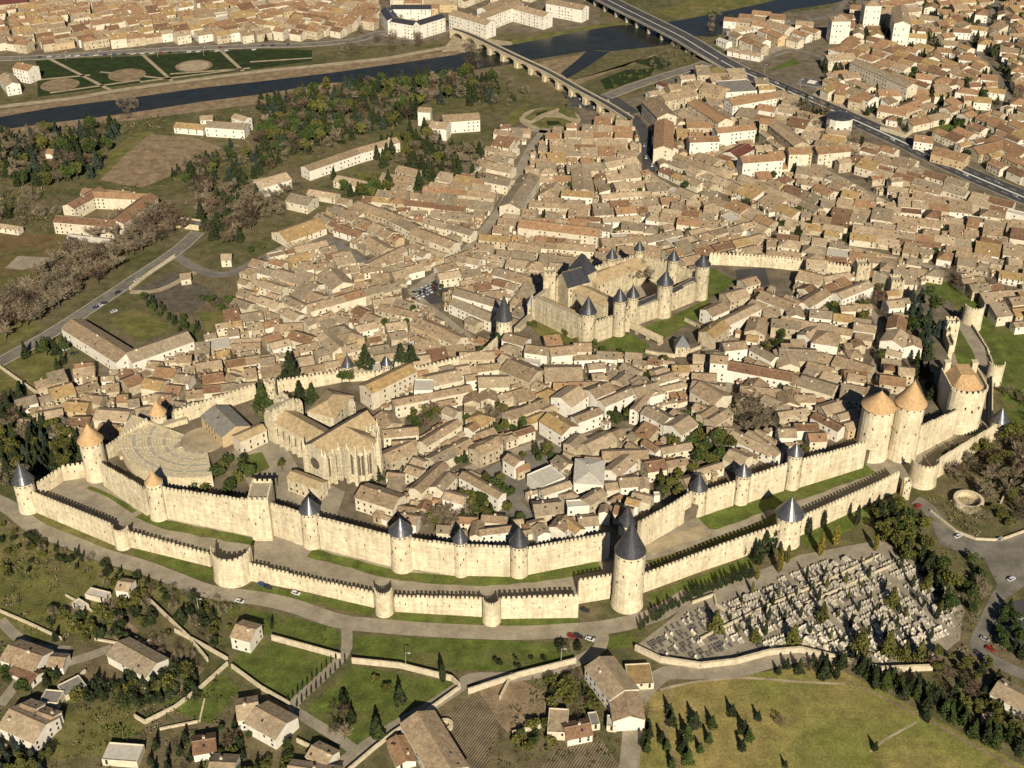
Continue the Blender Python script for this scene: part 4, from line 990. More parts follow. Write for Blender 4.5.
tower(387,380,366,356,5,'tiny silver-coned turret left of the rampart')
tower(504,338,322,295,8,'lone turret with a tall slate cone in front of the castle',SLATE)
BASE=ZL
tower(874,463,414,391,16,'left one of the twin gate towers, orange cone roof',TERRA,eaver=.98,m=STONE)
tower(904,463,410,381,14.5,'right one of the twin gate towers, orange cone roof',TERRA,eaver=.98,m=STONE)
# flat backed tower with orange roof
f=at(964,437); s=scale_at(f); z=height_at(f,397); w=36*s
t=thing('horseshoe_tower','massive flat-backed tower with rounded front and orange roof right of the gate','tower',(f.x,f.y+12,BASE),0)
b=MB(); pts=[(-w/2,14),(-w/2,-4)]+[(w/2*math.cos(a),-4+w*.32*math.sin(a)) for a in [math.pi+i*math.pi/10 for i in range(1,10)]]+[(w/2,-4),(w/2,14)]
b.prism(pts[::1],-.5,z,STONE,PATHM); b.build('tower_body',t)
rb=MB(); q=[(x*.82,y*.82+.8) for x,y in pts]; ap0=(-w*.1,9,z+5);  ap1=(w*.1,9,z+5)
rb.v=[(x,y,z+.3) for x,y in q]+[(x*.45,max(y,0)*.9+1,z+5.5) for x,y in q]; nq=len(q); k=rb.mi(TERRA)
for i in range(nq): rb.f.append((i,(i+1)%nq,nq+(i+1)%nq,nq+i)); rb.m.append(k)
rb.f.append(tuple(range(nq,2*nq))); rb.m.append(k); rb.build('tiled_roof',t)
pb=MB()
for i in range(len(pts)-1):
    merlons(pb,Vector((*pts[i],0)),Vector((*pts[i+1],0)),z,.7,STONE,-1)
pb.build('parapet',t)
for i in range(4):
    sb=MB(); a=math.pi*1.5+(i-1.5)*.4; sb.obox((w/2*math.cos(a),-4+w*.325*math.sin(a)),(1,0),.35,.3,z*.55+(i%2)*2,z*.55+1.6+(i%2)*2,GLASS); sb.build('window',t)
for x in (-w*.38,w*.38):
    sb=MB(); sb.box(x-1.5,x+1.5,12,15,z-.1,z+6,STONE); sb.box(x-1.7,x+1.7,11.8,15.2,z+6,z+6.4,STONE2); sb.build('stair_turret',t)
sqtower(263,541,480.5,20,'open-topped square tower in the inner wall below the church',depth=1.55)
sqtower(948,352,316,12,'narrow square tower above the flat-backed tower',depth=.9)
BASE=ZC
sqtower(862,281,257,13,'square north tower where the thin rampart ends',m=STONE3)
sqtower(896,296,273,13,'square tower by the ruined north wall',m=STONE3)
sqtower(739,262,248,8,'little square tower halfway along the thin rampart',m=STONE3)
sqtower(272.5,405,378,9,'small ruined square tower beside the conifer',m=STONE3)
# outer wall
BASE=0
W_='low outer wall of pale stone from '
OW=dict(th=1.8)
curtain('curtain_wall',[(37,513,492),(115,546,524)],W_+'the silver-coned corner tower to the first open turret',**OW)
curtain('curtain_wall',[(129,547,531),(211,567,554)],W_+'the first open turret to the half-moon tower',**OW)
curtain('curtain_wall',[(251,581,563),(311,593,579),(374,608,592)],W_+'the half-moon tower to the second open turret',**OW)
curtain('curtain_wall',[(395,612,596),(483,617,598)],W_+'the second open turret to the third',**OW)
curtain('curtain_wall',[(501,619,598),(578,618,595)],W_+'the third open turret to its stepped end',**OW)
curtain('curtain_wall',[(578,604,581),(613,598,573)],'stepped upper length of outer wall touching the tall slate-coned tower',**OW)
curtain('curtain_wall',[(643,593,574),(700,572,552),(732,561,540),(778,545,524)],W_+'the tall slate-coned tower up to the squat cone tower',**OW)
curtain('curtain_wall',[(800,536,516),(878,501,481),(896,492,471)],W_+'the squat cone tower to the gate barbican',**OW)
curtain('curtain_wall',[(936,479,458),(992,442,425)],W_+'the gate barbican to the outer silver-coned turret',**OW)
BASE=ZL
curtain('curtain_wall',[(40,497,484),(64,481,467),(88,477,462)],'cross wall closing the lists at the silver-coned corner',**OW)
BASE=0
curtain('curtain_wall',[(990,430,418),(991,372,362),(986,356,349),(961,318,309)],'outer wall running along the green slope',**OW)
tower(122,551,531,None,8,'first open crenellated turret of the outer wall',name='open_turret')
tower(231,588,560,None,20,'wide half-moon open tower of the outer wall',name='open_turret')
tower(384,618,594,None,9,'second open crenellated turret of the outer wall below the central tower',name='open_turret')
tower(491.5,627,604,None,9,'third open crenellated turret of the outer wall',name='open_turret')
tower(925,490,467,None,14,'rounded open barbican in front of the twin gate towers',name='open_turret')
tower(995,387,366,None,8,'open round turret on the green slope',name='open_turret')
tower(973,332,309,None,10,'rounded open bastion at the top of the green slope',name='open_turret')
sqtower(905,500,478,7,'small gatehouse in front of the barbican',depth=1.2)
# ------------------------------------------------------------------ castle
BASE=ZC
G='walls of the castle'
Cw=dict(m=STONE3,pm=STONE3,group=G)
curtain('castle_wall',[(535,320,295),(580,343,315)],'left flank wall of the castle with a lean-to roof behind it',mer=False,**Cw)
curtain('castle_wall',[(595,343,321),(612,337,316)],'castle wall between the front corner tower and the gate towers',**Cw)
curtain('castle_wall',[(637,325,305),(657,318,298)],'castle wall just right of the gate towers',mer=False,**Cw)
curtain('castle_wall',[(671,311,291),(694,302,279)],'castle wall at the right end of the front',mer=False,**Cw)
curtain('castle_wall',[(700,297,275),(676,288,265),(643,279,256)],'rear right wall of the castle',**Cw)
curtain('castle_wall',[(633,279,256),(606,287,263),(556,303,280)],'rear wall of the castle behind the slate roofs',**Cw)
curtain('castle_wall',[(552,306,284),(535,320,297)],'wall below the tall square castle tower',mer=False,**Cw)
Gc='round towers of the castle'
tower(587.4,345,315,296,7.8,'front corner tower of the castle with slate cone',SLATE,STONE3,group=Gc)
tower(618.6,337,302,288.5,6.5,'left gate tower of the castle with slate cone',SLATE,STONE3,group=Gc)
tower(631.8,326,298,284.5,6,'right gate tower of the castle with slate cone',SLATE,STONE3,group=Gc)
tower(663.6,319,286,271,7.8,'broad castle tower with slate cone right of the gate',SLATE,STONE3,group=Gc)
tower(700.7,301,267,254,7.2,'right corner tower of the castle with slate cone',SLATE,STONE3,group=Gc)
tower(672,289,261,249,5.5,'castle tower with slate cone on the rear right wall',SLATE,STONE3,group=Gc)
tower(638,280,251,240.5,5,'farthest castle tower with a small slate cone',SLATE,STONE3,group=Gc)
tower(610.8,288,259,248,5.2,'rear castle tower with slate cone behind the big roof',SLATE,STONE3,group=Gc)
sqtower(549,308,266,12,"tall square watchtower at the castle's left rear",STONE3)
sqtower(532,317,305,9,'little slate-roofed turret at the left foot of the castle',STONE3,roof=SLATE,apex=294,mer=False)
sqtower(682,357,347,14,'barbican gatehouse with a slate pyramid roof',STONE3,roof=SLATE,apex=335,mer=False,name='gatehouse')
sqtower(625.5,332,305,8,'castle gate passage between the two gate towers',STONE3,name='gatehouse')
t=T(520,230,5.12)
def BLD(t,s,h,label,roof,wallm=STONE3,rise=None,typ='gable',name='castle_building',cat='building',group='buildings of the castle'):
    A=at(*t(*s)[0],h);B=at(*t(*s)[1],h);Cc=at(*t(*s)[2],h)
    d=B-A;L=d.length;d.normalize();n=Vector((-d.y,d.x,0));w=(Cc-A).dot(n);c=(A+B)/2+n*w/2;w=abs(w)
    th=math.atan2(d.y,d.x)
    if w>L and typ!='shedback': th+=math.pi/2; L,w=w,L
    hh=dict(L=L,W=w,h=h,wall=0,roof=0,typ='gable' if typ=='shedback' else typ,rise=rise)
    WALLS.append(wallm);ROOFS.append(roof);hh['wall']=len(WALLS)-1;hh['roof']=len(ROOFS)-1
    wb,rb,ch,sp=house_geo(hh,True,random.Random(3))
    r=thing(name,label,cat,(c.x,c.y,BASE),th,group)
    wb.build('wall',r); rb.build('roof',r)
    kk=0
    for s_ in sp:
        if math.sin(th+[-math.pi/2,0,math.pi/2,math.pi][s_[4]])<-.3 and kk<8: link('window',WIN_ME,r,s_[:3],s_[3]).scale=(.9,1,1.6); kk+=1
    WALLS.pop();ROOFS.pop()
    return r
CHGL=mat('leaded_window',(.16,.13,.09),(.09,.075,.055),1)
CHR=mat('church_roof_tiles',(.50,.38,.22),(.38,.28,.155),.5,bump=.3,fine=((1.1,.15),(.22,.12)))
RT,RS,RG2=CHR,CHR,ROOFS[2]
BLD(t,(330,237,392,208,310,170),19,'castle keep under a steep slate pyramid roof',SLATE,rise=11,typ='hip')
BLD(t,(185,245,248,295,285,210),16,'castle hall with a steep slate gable roof',SLATE,rise=7)
BLD(t,(255,305,430,390,460,340),13,'castle wing with a tan roof facing the left courtyard',RS)
BLD(t,(395,285,650,185,600,125),12,'largest castle wing under a long tan roof',RT)
BLD(t,(92,350,300,440,312,425),12,'narrow tan lean-to range behind the left castle wall',ROOFS[5])
BLD(t,(610,390,705,350,698,325),12,'slate-roofed gallery on the wall right of the gate',SLATE,rise=1.5)
BLD(t,(785,320,900,260,893,240),13,'slate-roofed gallery on the right end wall',SLATE,rise=1.5)
# castle bridge and barbican
A=at(627,328);B=at(660,344)
d=(B-A);L=d.length;d.normalize(); c=(A+B)/2
br=thing('stone_bridge','narrow stone bridge crossing the castle moat','bridge',(c.x,c.y,BASE),math.atan2(d.y,d.x))
b=MB(); b.box(-L/2,L/2,-2.2,2.2,2.2,3,STONE2)
for k in range(4): b.box(-L/2+k*L/3-.8,-L/2+k*L/3+.8,-1.9,1.9,-.2,2.2,STONE3)
b.build('deck',br)
for y in (-2.4,2.4):
    b=MB(); b.box(-L/2,L/2,y-.25,y+.25,3,4,STONE3); b.build('parapet',br)
curtain('barbican_wall',[(690,353,347),(701,349,343),(705,339,333),(696,327,321),(684,321,316)],'curved low wall round the right of the castle barbican',th=1,m=STONE3,pm=STONE3,group=None,slits=False,mer=False)
curtain('barbican_wall',[(675,358,352),(660,356,350),(645,353,348)],'curved low wall left of the castle barbican gate',th=1,m=STONE3,pm=STONE3,group=None,slits=False,mer=False)
curtain('ramp_wall',[(520,332,326),(536,316,311),(547,321,316)],'stepped ramp wall at the left foot of the castle',th=4,m=STONE3,pm=STONE3,group=None,slits=False,mer=False)
# ------------------------------------------------------------------ church
t=T(240,370,6.4)
A=at(*t(530,545)[0],20);B=at(*t(870,340)[0],20);Cc=at(*t(740,290)[0],20)
d=(B-A);L=d.length;d.normalize();n=Vector((-d.y,d.x,0));w=(Cc-A).dot(n);c=(A+B)/2+n*w/2;th=math.atan2(d.y,d.x)
ch=thing('gothic_church','big gothic church with tan roofs and tall buttressed apse','church',(c.x,c.y,BASE),th)
CR=CHR
def gable(mb,rb,x0,x1,y0,y1,h,rise,along='x',wm=CHURCH,rm=RS):
    if along=='x':
        ym=(y0+y1)/2
        mb.v0=len(mb.v); i=len(mb.v)
        mb.v+=[(x0,y0,0),(x1,y0,0),(x1,y1,0),(x0,y1,0),(x0,y0,h),(x1,y0,h),(x1,y1,h),(x0,y1,h),(x0,ym,h+rise),(x1,ym,h+rise)]
        k=mb.mi(wm)
        for f in ((0,1,5,4),(2,3,7,6),(1,2,6,9,5),(3,0,4,8,7)): mb.f.append(tuple(i+a for a in f)); mb.m.append(k)
        o=.5; z=h+.1
        for ya,s in ((y0-o,1),(y1+o,-1)):
            q=[(x0-o,ya,z),(x1+o,ya,z),(x1+o,ym,h+rise+.35),(x0-o,ym,h+rise+.35)]
            rb.face(q if s>0 else q[::-1],rm); rb.face([(a,b_,c_-.3) for a,b_,c_ in (q[::-1] if s>0 else q)],rm)
    else:
        xm=(x0+x1)/2; i=len(mb.v)
        mb.v+=[(x0,y0,0),(x1,y0,0),(x1,y1,0),(x0,y1,0),(x0,y0,h),(x1,y0,h),(x1,y1,h),(x0,y1,h),(xm,y0,h+rise),(xm,y1,h+rise)]
        k=mb.mi(wm)
        for f in ((0,1,5,8,4),(2,3,7,9,6),(1,2,6,5),(3,0,4,7)): mb.f.append(tuple(i+a for a in f)); mb.m.append(k)
        o=.5; z=h+.1
        for xa,s in ((x0-o,-1),(x1+o,1)):
            q=[(xa,y0-o,z),(xa,y1+o,z),(xm,y1+o,h+rise+.35),(xm,y0-o,h+rise+.35)]
            rb.face(q if s<0 else q[::-1],rm); rb.face([(a,b_,c_-.3) for a,b_,c_ in (q[::-1] if s<0 else q)],rm)
L2=L/2; w2=abs(w)/2
wb,rb=MB(),MB(); gable(wb,rb,-L2,L2,-w2,w2,20,4.5); wb.build('transept_wall',ch); rb.build('transept_roof',ch)
# apse: choir box + polygon end on the -y side
ax=1.5; ar=8.0
wb,rb=MB(),MB()
pts=[(ax-ar,-w2+.2),(ax-ar,-w2-6)]+[(ax+ar*math.cos(a),-w2-6+ar*math.sin(a)) for a in [math.pi+math.pi*i/6 for i in range(1,6)]]+[(ax+ar,-w2-6),(ax+ar,-w2+.2)]
wb.prism(pts,0,19.5,CHURCH); wb.build('apse_wall',ch)
ap=(ax,-w2-5,25); rg=(ax,-w2+4,25)
q=[(ax+(x-ax)*1.06,y-(.4 if y<-w2-1 else 0),19.6) for x,y in pts]
for i in range(len(q)-1):
    if i==0: rb.face([q[0],q[1],ap,rg],CR)
    elif i==len(q)-2: rb.face([q[i],q[i+1],rg,ap],CR)
    else: rb.face([q[i],q[i+1],ap],CR)
rb.build('apse_roof',ch)
for i in range(0,7):
    a=math.pi+math.pi*i/6; x,y=ax+(ar+1.0)*math.cos(a),-w2-6+(ar+1.0)*math.sin(a)
    b=MB(); b.obox((x,y),(math.cos(a),math.sin(a)),1.3,.75,0,20.5,CHURCH)
    b.v+= []; b.obox((x,y),(math.cos(a),math.sin(a)),.8,.6,20.5,21.5,CHURCH); b.lathe(x,y,[(.7,21.5),(.05,24.5)],CHURCH,4,cap=False); b.build('buttress',ch)
    if i<6:
        a+=math.pi/12; x,y=ax+(ar*.966+.05)*math.cos(a),-w2-6+(ar*.966+.05)*math.sin(a)
        b=MB(); 
        for o in (-.95,.95):
            b.obox((x-math.sin(a)*o,y+math.cos(a)*o),(-math.sin(a),math.cos(a)),.75,.12,5,16,CHGL)
            b.obox((x-math.sin(a)*o,y+math.cos(a)*o),(-math.sin(a),math.cos(a)),.4,.12,16,17.2,CHGL)
        b.build('window',ch)
for x in (-L2+.5,-L2+5.5,-L2+9.5,ax+ar+1,L2-5,L2-.5):
    b=MB(); b.box(x-.7,x+.7,-w2-2.2,-w2,0,19,CHURCH); b.lathe(x,-w2-1.2,[(.9,19),(.05,24)],CHURCH,4,cap=False); b.build('buttress',ch)
for x in (-L2+3,-L2+7.5,L2-2.7,L2-7):
    b=MB(); b.box(x-1,x+1,-w2-.06,-w2+.1,5,16,CHGL); b.box(x-.5,x+.5,-w2-.06,-w2+.1,16,17.5,CHGL); b.build('window',ch)
for y in (-w2-.3,w2+.3):
    b=MB(); b.box(-L2-1.4,-L2,y-.7,y+.7,0,20,CHURCH); b.lathe(-L2-.7,y,[(.9,20),(.05,25)],CHURCH,4,cap=False); b.build('buttress',ch)
b=MB(); b.lathe(0,0,[(3.2,0),(3.2,.25)],CHGL,20); me=b.mesh('rose_window'); o=link('rose_window',me,ch,(-L2-.02,0,12)); o.rotation_euler=(0,-math.pi/2,0)
# nave
n0=w2; nl=34
wb,rb=MB(),MB(); gable(wb,rb,-9,4,n0-.3,n0+nl,14,3.5,'y',rm=RT)
wb.build('nave_wall',ch); rb.build('nave_roof',ch)
wb,rb=MB(),MB(); wb.box(4.02,9,n0+.05,n0+nl-.4,0,8,CHURCH); rb.face([(4.05,n0,11),(9.5,n0,8.1),(9.5,n0+nl,8.1),(4.05,n0+nl,11)][::1],RT); wb.build('aisle_wall',ch); rb.build('aisle_roof',ch)
for i in range(7):
    y=n0+3+i*4.6; b=MB(); b.box(-10.2,-9,y-.6,y+.6,0,12,CHURCH); b.build('buttress',ch)
    b=MB(); b.box(-9.06,-8.9,y+1.6,y+2.8,5,10,GLASS); b.build('window',ch)
b=MB(); b.box(-10,5,n0+nl,n0+nl+6,0,20,CHURCH,PATHM)
merlons(b,Vector((-10,n0+nl+.35,0)),Vector((5,n0+nl+.35,0)),20,.7,CHURCH,-1); b.build('west_front',ch)
for px_,bs,tp,ww,lab in ((284,432,393,11,'taller square tower at the head of the church nave'),(299,431,399,8,'slender square tower beside the church nave'),(353,425,399,5,'thin bell turret behind the church transept'),(270,436,411,6,'corner turret of the church facade')):
    sqtower(px_,bs,tp,ww,lab,CHURCH,rz=th,group='towers round the church',name='church_tower')
BLD(t,(430,265,600,305,745,170),9,'hip-roofed cloister building behind the church',RS,CHURCH,typ='hip',rise=4,group=None,name='cloister_building')
BLD(t,(300,690,500,765,545,710),8,'low chapel range in front of the church',RS,CHURCH,group=None,name='chapel')
BLD(t,(0,460,170,385,120,345),8,'tan-roofed presbytery left of the church',RT,WALLS[0],group=None,name='presbytery',cat='house')
BLD(t,(60,730,220,735,215,690),6,'ruined low building between the church and the rampart',RG2,CHURCH,group=None,name='outbuilding',cat='house')
# ------------------------------------------------------------------ theatre
c=at(204,440); th_=thing('open_air_theatre','open-air stone theatre with fan of pale stepped seating','theatre',(c.x,c.y,BASE))
b=MB(); nr=20; a0,a1=R(162),R(287)
for i in range(nr):
    r0=12+i*1.5; z=.5+i*.33
    b.lathe(0,0,[(r0+1.5,0),(r0+1.5,z),(r0,z)],STONE2 if i%5 else CONCRETE,26,cap=False,a0=a0,a1=a1)
    b.lathe(0,0,[(r0,z),(r0,0)],STONE2,26,cap=False,a0=a0,a1=a1)
b.build('seating',th_)
for k in range(7):
    a=a0+(a1-a0)*k/6; b=MB()
    for i in range(nr): 
        r0=12+i*1.5; b.obox((math.cos(a)*(r0+.75),math.sin(a)*(r0+.75)),(math.cos(a),math.sin(a)),.74,.7,0,.58+i*.33,STONE2)
    b.build('stairway',th_)
b=MB(); b.lathe(0,0,[(11.9,0),(11.9,.3)],SAND,30); b.build('stage',th_)
BLD(T(0,0,1),(222,437,250,426,228,406),7,'grey-roofed stage house of the theatre',ROOFS[8],WALLS[3],group=None,name='stage_house',cat='stage house')
BASE=ZC
for x,y,w_,d_,h_ in ((128,455,9,5,2),(140,446,7,4,3),(150,470,8,5,1.5),(163,428,8,4,2.5),(178,424,10,4,3),(192,476,7,5,2),(176,448,6,4,1.2)):
    P_=at(x,y); b=MB(); b.obox((0,0),(math.cos(.5),math.sin(.5)),w_/2,d_/2,-2,h_,STONE2,PATHM); o=b.build('stage_platform',None,loc=tuple(P_)); auto(o,'pale wooden platform among the theatre seats','platform',x,y,'platforms of the theatre')
# ------------------------------------------------------------------ bridges
BASE=0
def old_bridge():
    px=[(452,29),(470,35),(512,55),(548,72),(580,90),(606,104),(630,119)]
    Q_,L_,R_=ribbon([tuple(at(x,y,8)) for x,y in px],7,8)
    root=thing('arched_bridge','long arched stone bridge crossing the river','bridge',tuple(Q_[0].xy)+(0,))
    O=Vector((Q_[0].x,Q_[0].y,0)); s=0; st=[]
    tot=sum((Q_[i+1]-Q_[i]).length for i in range(len(Q_)-1))
    # resample densely
    dense=[];acc=0
    for i in range(len(Q_)-1):
        d=Q_[i+1]-Q_[i]; n=max(1,int(d.length/1.0))
        for k in range(n): dense.append(Q_[i]+d*k/n)
    step=22.0; b=MB(); s=0; prev=None
    for i in range(len(dense)-1):
        p,q=dense[i]-O,dense[i+1]-O; d=(q-p); l=d.length; d2=Vector((d.x,d.y,0)).normalized(); n=Vector((-d2.y,d2.x,0))*3.5
        def zb(s):
            u=(s%step)-step/2; 
            return 0 if abs(u)>8.6 or s>tot-25 else max(0,6.6*math.sqrt(max(0,1-(u/8.6)**2)))
        z0,z1=zb(s),zb(s+l)
        def P_(v,sg,z): return (v.x+sg*n.x,v.y+sg*n.y,z)
        b.face([P_(p,-1,z0),P_(q,-1,z1),P_(q,-1,8),P_(p,-1,8)],STONE2); b.face([P_(q,1,z1),P_(p,1,z0),P_(p,1,8),P_(q,1,8)],STONE2)
        b.face([P_(p,1,z0),P_(q,1,z1),P_(q,-1,z1),P_(p,-1,z0)],STONE3)
        s+=l
    b.build('arches',root)
    b=MB()
    for i in range(len(Q_)-1):
        b.face([tuple(v) for v in (R_[i]-O,R_[i+1]-O,L_[i+1]-O,L_[i]-O)],ROADD)
    b.v=[(x,y,8.02) for x,y,z in b.v]; b.build('roadway',root)
    for S in (L_,R_):
        b=MB()
        for i in range(len(S)-1):
            d=S[i+1]-S[i]; l=d.length; c=(S[i]+S[i+1])/2-O; b.obox(c,(d.x/l,d.y/l),l/2,.3,8,9.1,STONE2)
        b.build('parapet',root)
    s=0;k=0
    for i in range(len(dense)-1):
        l=(dense[i+1]-dense[i]).length
        if int(s/step)!=int((s+l)/step) and s<tot-25:
            p=dense[i]-O; d=(dense[i+1]-dense[i]).normalized()
            b=MB(); b.obox(p,(d.x,d.y),2.2,5.2,0,5,STONE2); b.build('pier',root)
        s+=l
old_bridge()
def motor_bridge():
    zs=[9,9,9,8.4,6,2.5,.3]; px=[(560,-26),(608,0),(648,20),(680,36),(705,51),(722,61),(742,72)]
    Q_,L_,R_=ribbon([tuple(at(x,y,z)) for (x,y),z in zip(px,zs)],20,0)
    O=Vector((Q_[0].x,Q_[0].y,0)); root=thing('motor_bridge','wide modern road bridge on concrete piers','bridge',tuple(O))
    b=MB(); r=MB()
    for i in range(len(Q_)-1):
        a=[R_[i]-O,R_[i+1]-O,L_[i+1]-O,L_[i]-O]
        for v,src in zip(a,(Q_[i],Q_[i+1],Q_[i+1],Q_[i])): v.z=src.z
        r.face([(v.x,v.y,v.z+.05) for v in a],ROADD)
        lo=[Vector((v.x,v.y,max(-.2,v.z-1.6))) for v in a]
        b.face(a,CONCRETE)
        b.face([lo[0],lo[1],a[1],a[0]],CONCRETE); b.face([lo[2],lo[3],a[3],a[2]],CONCRETE); b.face(lo[::-1],CONCRETE)
    b.build('deck',root); r.build('roadway',root)
    for sg,S in ((1,L_),(-1,R_)):
        b=MB()
        for i in range(len(S)-1):
            p,q=S[i]-O,S[i+1]-O; p.z=Q_[i].z;q.z=Q_[i+1].z
            d=Vector((q.x-p.x,q.y-p.y,0)).normalized(); n=Vector((-d.y,d.x,0))*.35*sg
            b.face([p,q,q+Vector((0,0,1)),p+Vector((0,0,1))],CONCRETE); b.face([q+n,p+n,p+n+Vector((0,0,1)),q+n+Vector((0,0,1))],CONCRETE)
            b.face([p+Vector((0,0,1)),q+Vector((0,0,1)),q+n+Vector((0,0,1)),p+n+Vector((0,0,1))],CONCRETE)
        b.build('parapet',root)
    for i in range(2,len(Q_)-1,4):
        if Q_[i].z<7: continue
        p=Q_[i]-O; d=(Q_[i+1]-Q_[i]).normalized(); z=Q_[i].z-1.6
        for off in (-6,6):
            b=MB(); c=Vector((p.x-d.y*off,p.y+d.x*off,0)); b.obox(c,(d.x,d.y),1.2,2.4,0,z,CONCRETE); b.build('pier',root)
    # centre line
    b=MB()
    for i in range(len(Q_)-1):
        p,q=Q_[i]-O,Q_[i+1]-O; d=(q-p).normalized(); n=Vector((-d.y,d.x,0))*.5
        b.face([(v.x,v.y,v.z+.07) for v in (p-n,q-n,q+n,p+n)],MARK)
    b.build('lane_marking',root)
motor_bridge()
P1,P2=at(160,222),at(202,228)
d=(P2-P1);L=d.length;d.normalize()
br=thing('stone_bridge','pale stone bridge beside the straight tree-lined road','bridge',tuple((P1+P2)/2),math.atan2(d.y,d.x))
b=MB(); b.box(-L/2,L/2,-4,4,2,3,ROAD); b.build('deck',br)
for y in (-4.3,4.3):
    b=MB(); b.box(-L/2,L/2,y-.3,y+.3,-.2,4,STONE2); b.build('parapet',br)
# round slate-roofed block, stone ring, round base
def drum(name,label,cat,px,base,top,rpx,m,roof=None,apex=None,ring=False):
    f=at(px,base);r=rpx*scale_at(f);c=f+Vector((0,r,0));z=height_at(f,top)
    t=thing(name,label,cat,(c.x,c.y,0)); b=MB()
    if ring:
        b.lathe(0,0,[(r,0),(r,z),(r-1.6,z),(r-1.6,.4)],m,28,cap=False); b.build('ring_wall',t); b=MB(); b.lathe(0,0,[(r-1.6,0),(r-1.6,.5)],SAND,28); b.build('floor_disc',t)
    else:
        b.lathe(0,0,[(r,0),(r,z)],m,12); b.build('wall',t); b=MB(); za=height_at(c,apex); b.lathe(0,0,[(r+.6,z),(r*.9,z+1),(r*.35,za),(.2,za+.5)],roof,12); b.build('roof',t)
        for i in range(12):
            a=math.pi/12+i*math.pi/6; b=MB()
            for zz in (2,6,10): b.obox((math.cos(a)*r*.97,math.sin(a)*r*.97),(-math.sin(a),math.cos(a)),.9,.15,zz,zz+1.6,GLASS)
            b.build('window',t)
drum('round_block','many-sided white block with round slate roof by the avenue','apartment block',840,142,121,13,WALLS[2],SLATE,113)
drum('stone_ring','round roofless stone basin ringed by a pale wall','basin',972,514,508,15,STONE2,ring=True)
drum('fountain_basin','small pale round pool in the villa garden','pool',445,733,730,8,STONE2,ring=True)
for x,y,w_,h_,lab in ((812,83,26,12,'left one of two dark sunken squares with white rim'),(834,92,26,13,'right one of two dark sunken squares with white rim')):
    c=at(x,y); t=thing('sunken_court',lab,'courtyard',tuple(c),R(-28)); b=MB(); b.box(-12,12,-10,10,.05,.5,ROOFS[8]); b.build('terrace',t); b=MB(); b.box(-9,9,-8,8,.5,.9,TOMBD); b.build('skylight',t); b=MB(); b.box(-3.5,3.5,-3.5,3.5,.9,1.4,WALLS[2]); b.build('kiosk',t)
# ------------------------------------------------------------------ low walls
def gwall(pts,label,h=2.2,th=.6,m=LOWWALL,group='garden and boundary walls'):
    P=[at(*p) for p in pts]; o=P[0].copy(); b=MB()
    for i in range(len(P)-1):
        d=P[i+1]-P[i];l=d.length;d.normalize(); b.obox((P[i]+P[i+1])/2-o,(d.x,d.y),l/2,th/2,0,h,m)
        b.obox((P[i]+P[i+1])/2-o,(d.x,d.y),l/2,th/2+.08,h,h+.15,STONE2)
    tag(b.build('garden_wall',None,loc=o),label,'wall',group)
gwall([(272,640),(341,659)],'pale wall above the left paddock',3)
gwall([(352,663),(400,668),(452,681),(460,689)],'pale wall above the green paddock',3)
gwall([(460,689),(428,712),(393,735),(372,752),(345,775)],'stone wall following the lane to the bottom edge',2)
gwall([(468,694),(486,688),(520,677),(576,663)],'wall with dark shadow above the vegetable garden',3)
gwall([(232,668),(262,690),(290,706)],'thin white wall left of the cypress lane')
gwall([(297,742),(338,762)],'wall beside the cream villa garden',2)
gwall([(635,650),(660,662),(700,668),(735,664),(768,655)],'white cemetery wall along the lower left edge',3,1)
gwall([(768,655),(800,652),(850,664),(880,672),(932,670)],'white cemetery wall along the bottom',3,1)
gwall([(692,604),(714,596),(716,606),(735,618)],'wall between the two parts of the cemetery',1.5)
gwall([(150,602),(190,640),(208,662)],'garden wall right of the long grey-roofed cottage')
gwall([(228,665),(200,690),(175,709),(145,724),(135,718)],'zigzag pale wall across the allotments',2)
gwall([(175,632),(200,645),(228,661)],'double garden wall beside the cypresses',2)
gwall([(62,700),(40,712),(86,672)],'small yard wall beside the leftmost house',1.6)
gwall([(512,735),(540,728),(560,714)],'wall above the sandy vineyard',2)
gwall([(512,676),(500,700)],'short wall beside the vegetable garden shed',2)
gwall([(175,257),(150,274),(130,290)],'white wall lining the car park by the straight road',2)
gwall([(66,596),(84,606),(92,612)],'short pale wall by the tiny sheds',1)
gwall([(95,640),(140,648),(152,640)],'low wall below the tilled plot',1)
gwall([(62,690),(100,684),(150,690)],'field wall above the bottom pasture',1)
gwall([(160,730),(200,722),(205,700)],'low wall between the bottom pastures',1)
gwall([(0,612),(28,624),(62,640)],'long wall behind the leftmost house',1.4)
gwall([(0,368),(45,400)],'dark-shadowed wall bounding the left field',2)
gwall([(930,512),(955,532),(975,540),(1000,541),(1030,530)],'curved pale kerb wall round the stone ring',1.2)
gwall([(805,605),(850,585),(905,560)],'low wall crossing the cemetery upward',1.2)
gwall([(700,640),(760,610),(830,580),(880,556)],'low wall crossing the cemetery in the middle',1.2)
gwall([(1000,505),(1012,480),(1024,455)],'wall in the thicket right of the stone ring',1.5)
gwall([(880,130),(905,138),(930,120),(950,103)],'long pale wall curving round the shopping yard',3,1.2)
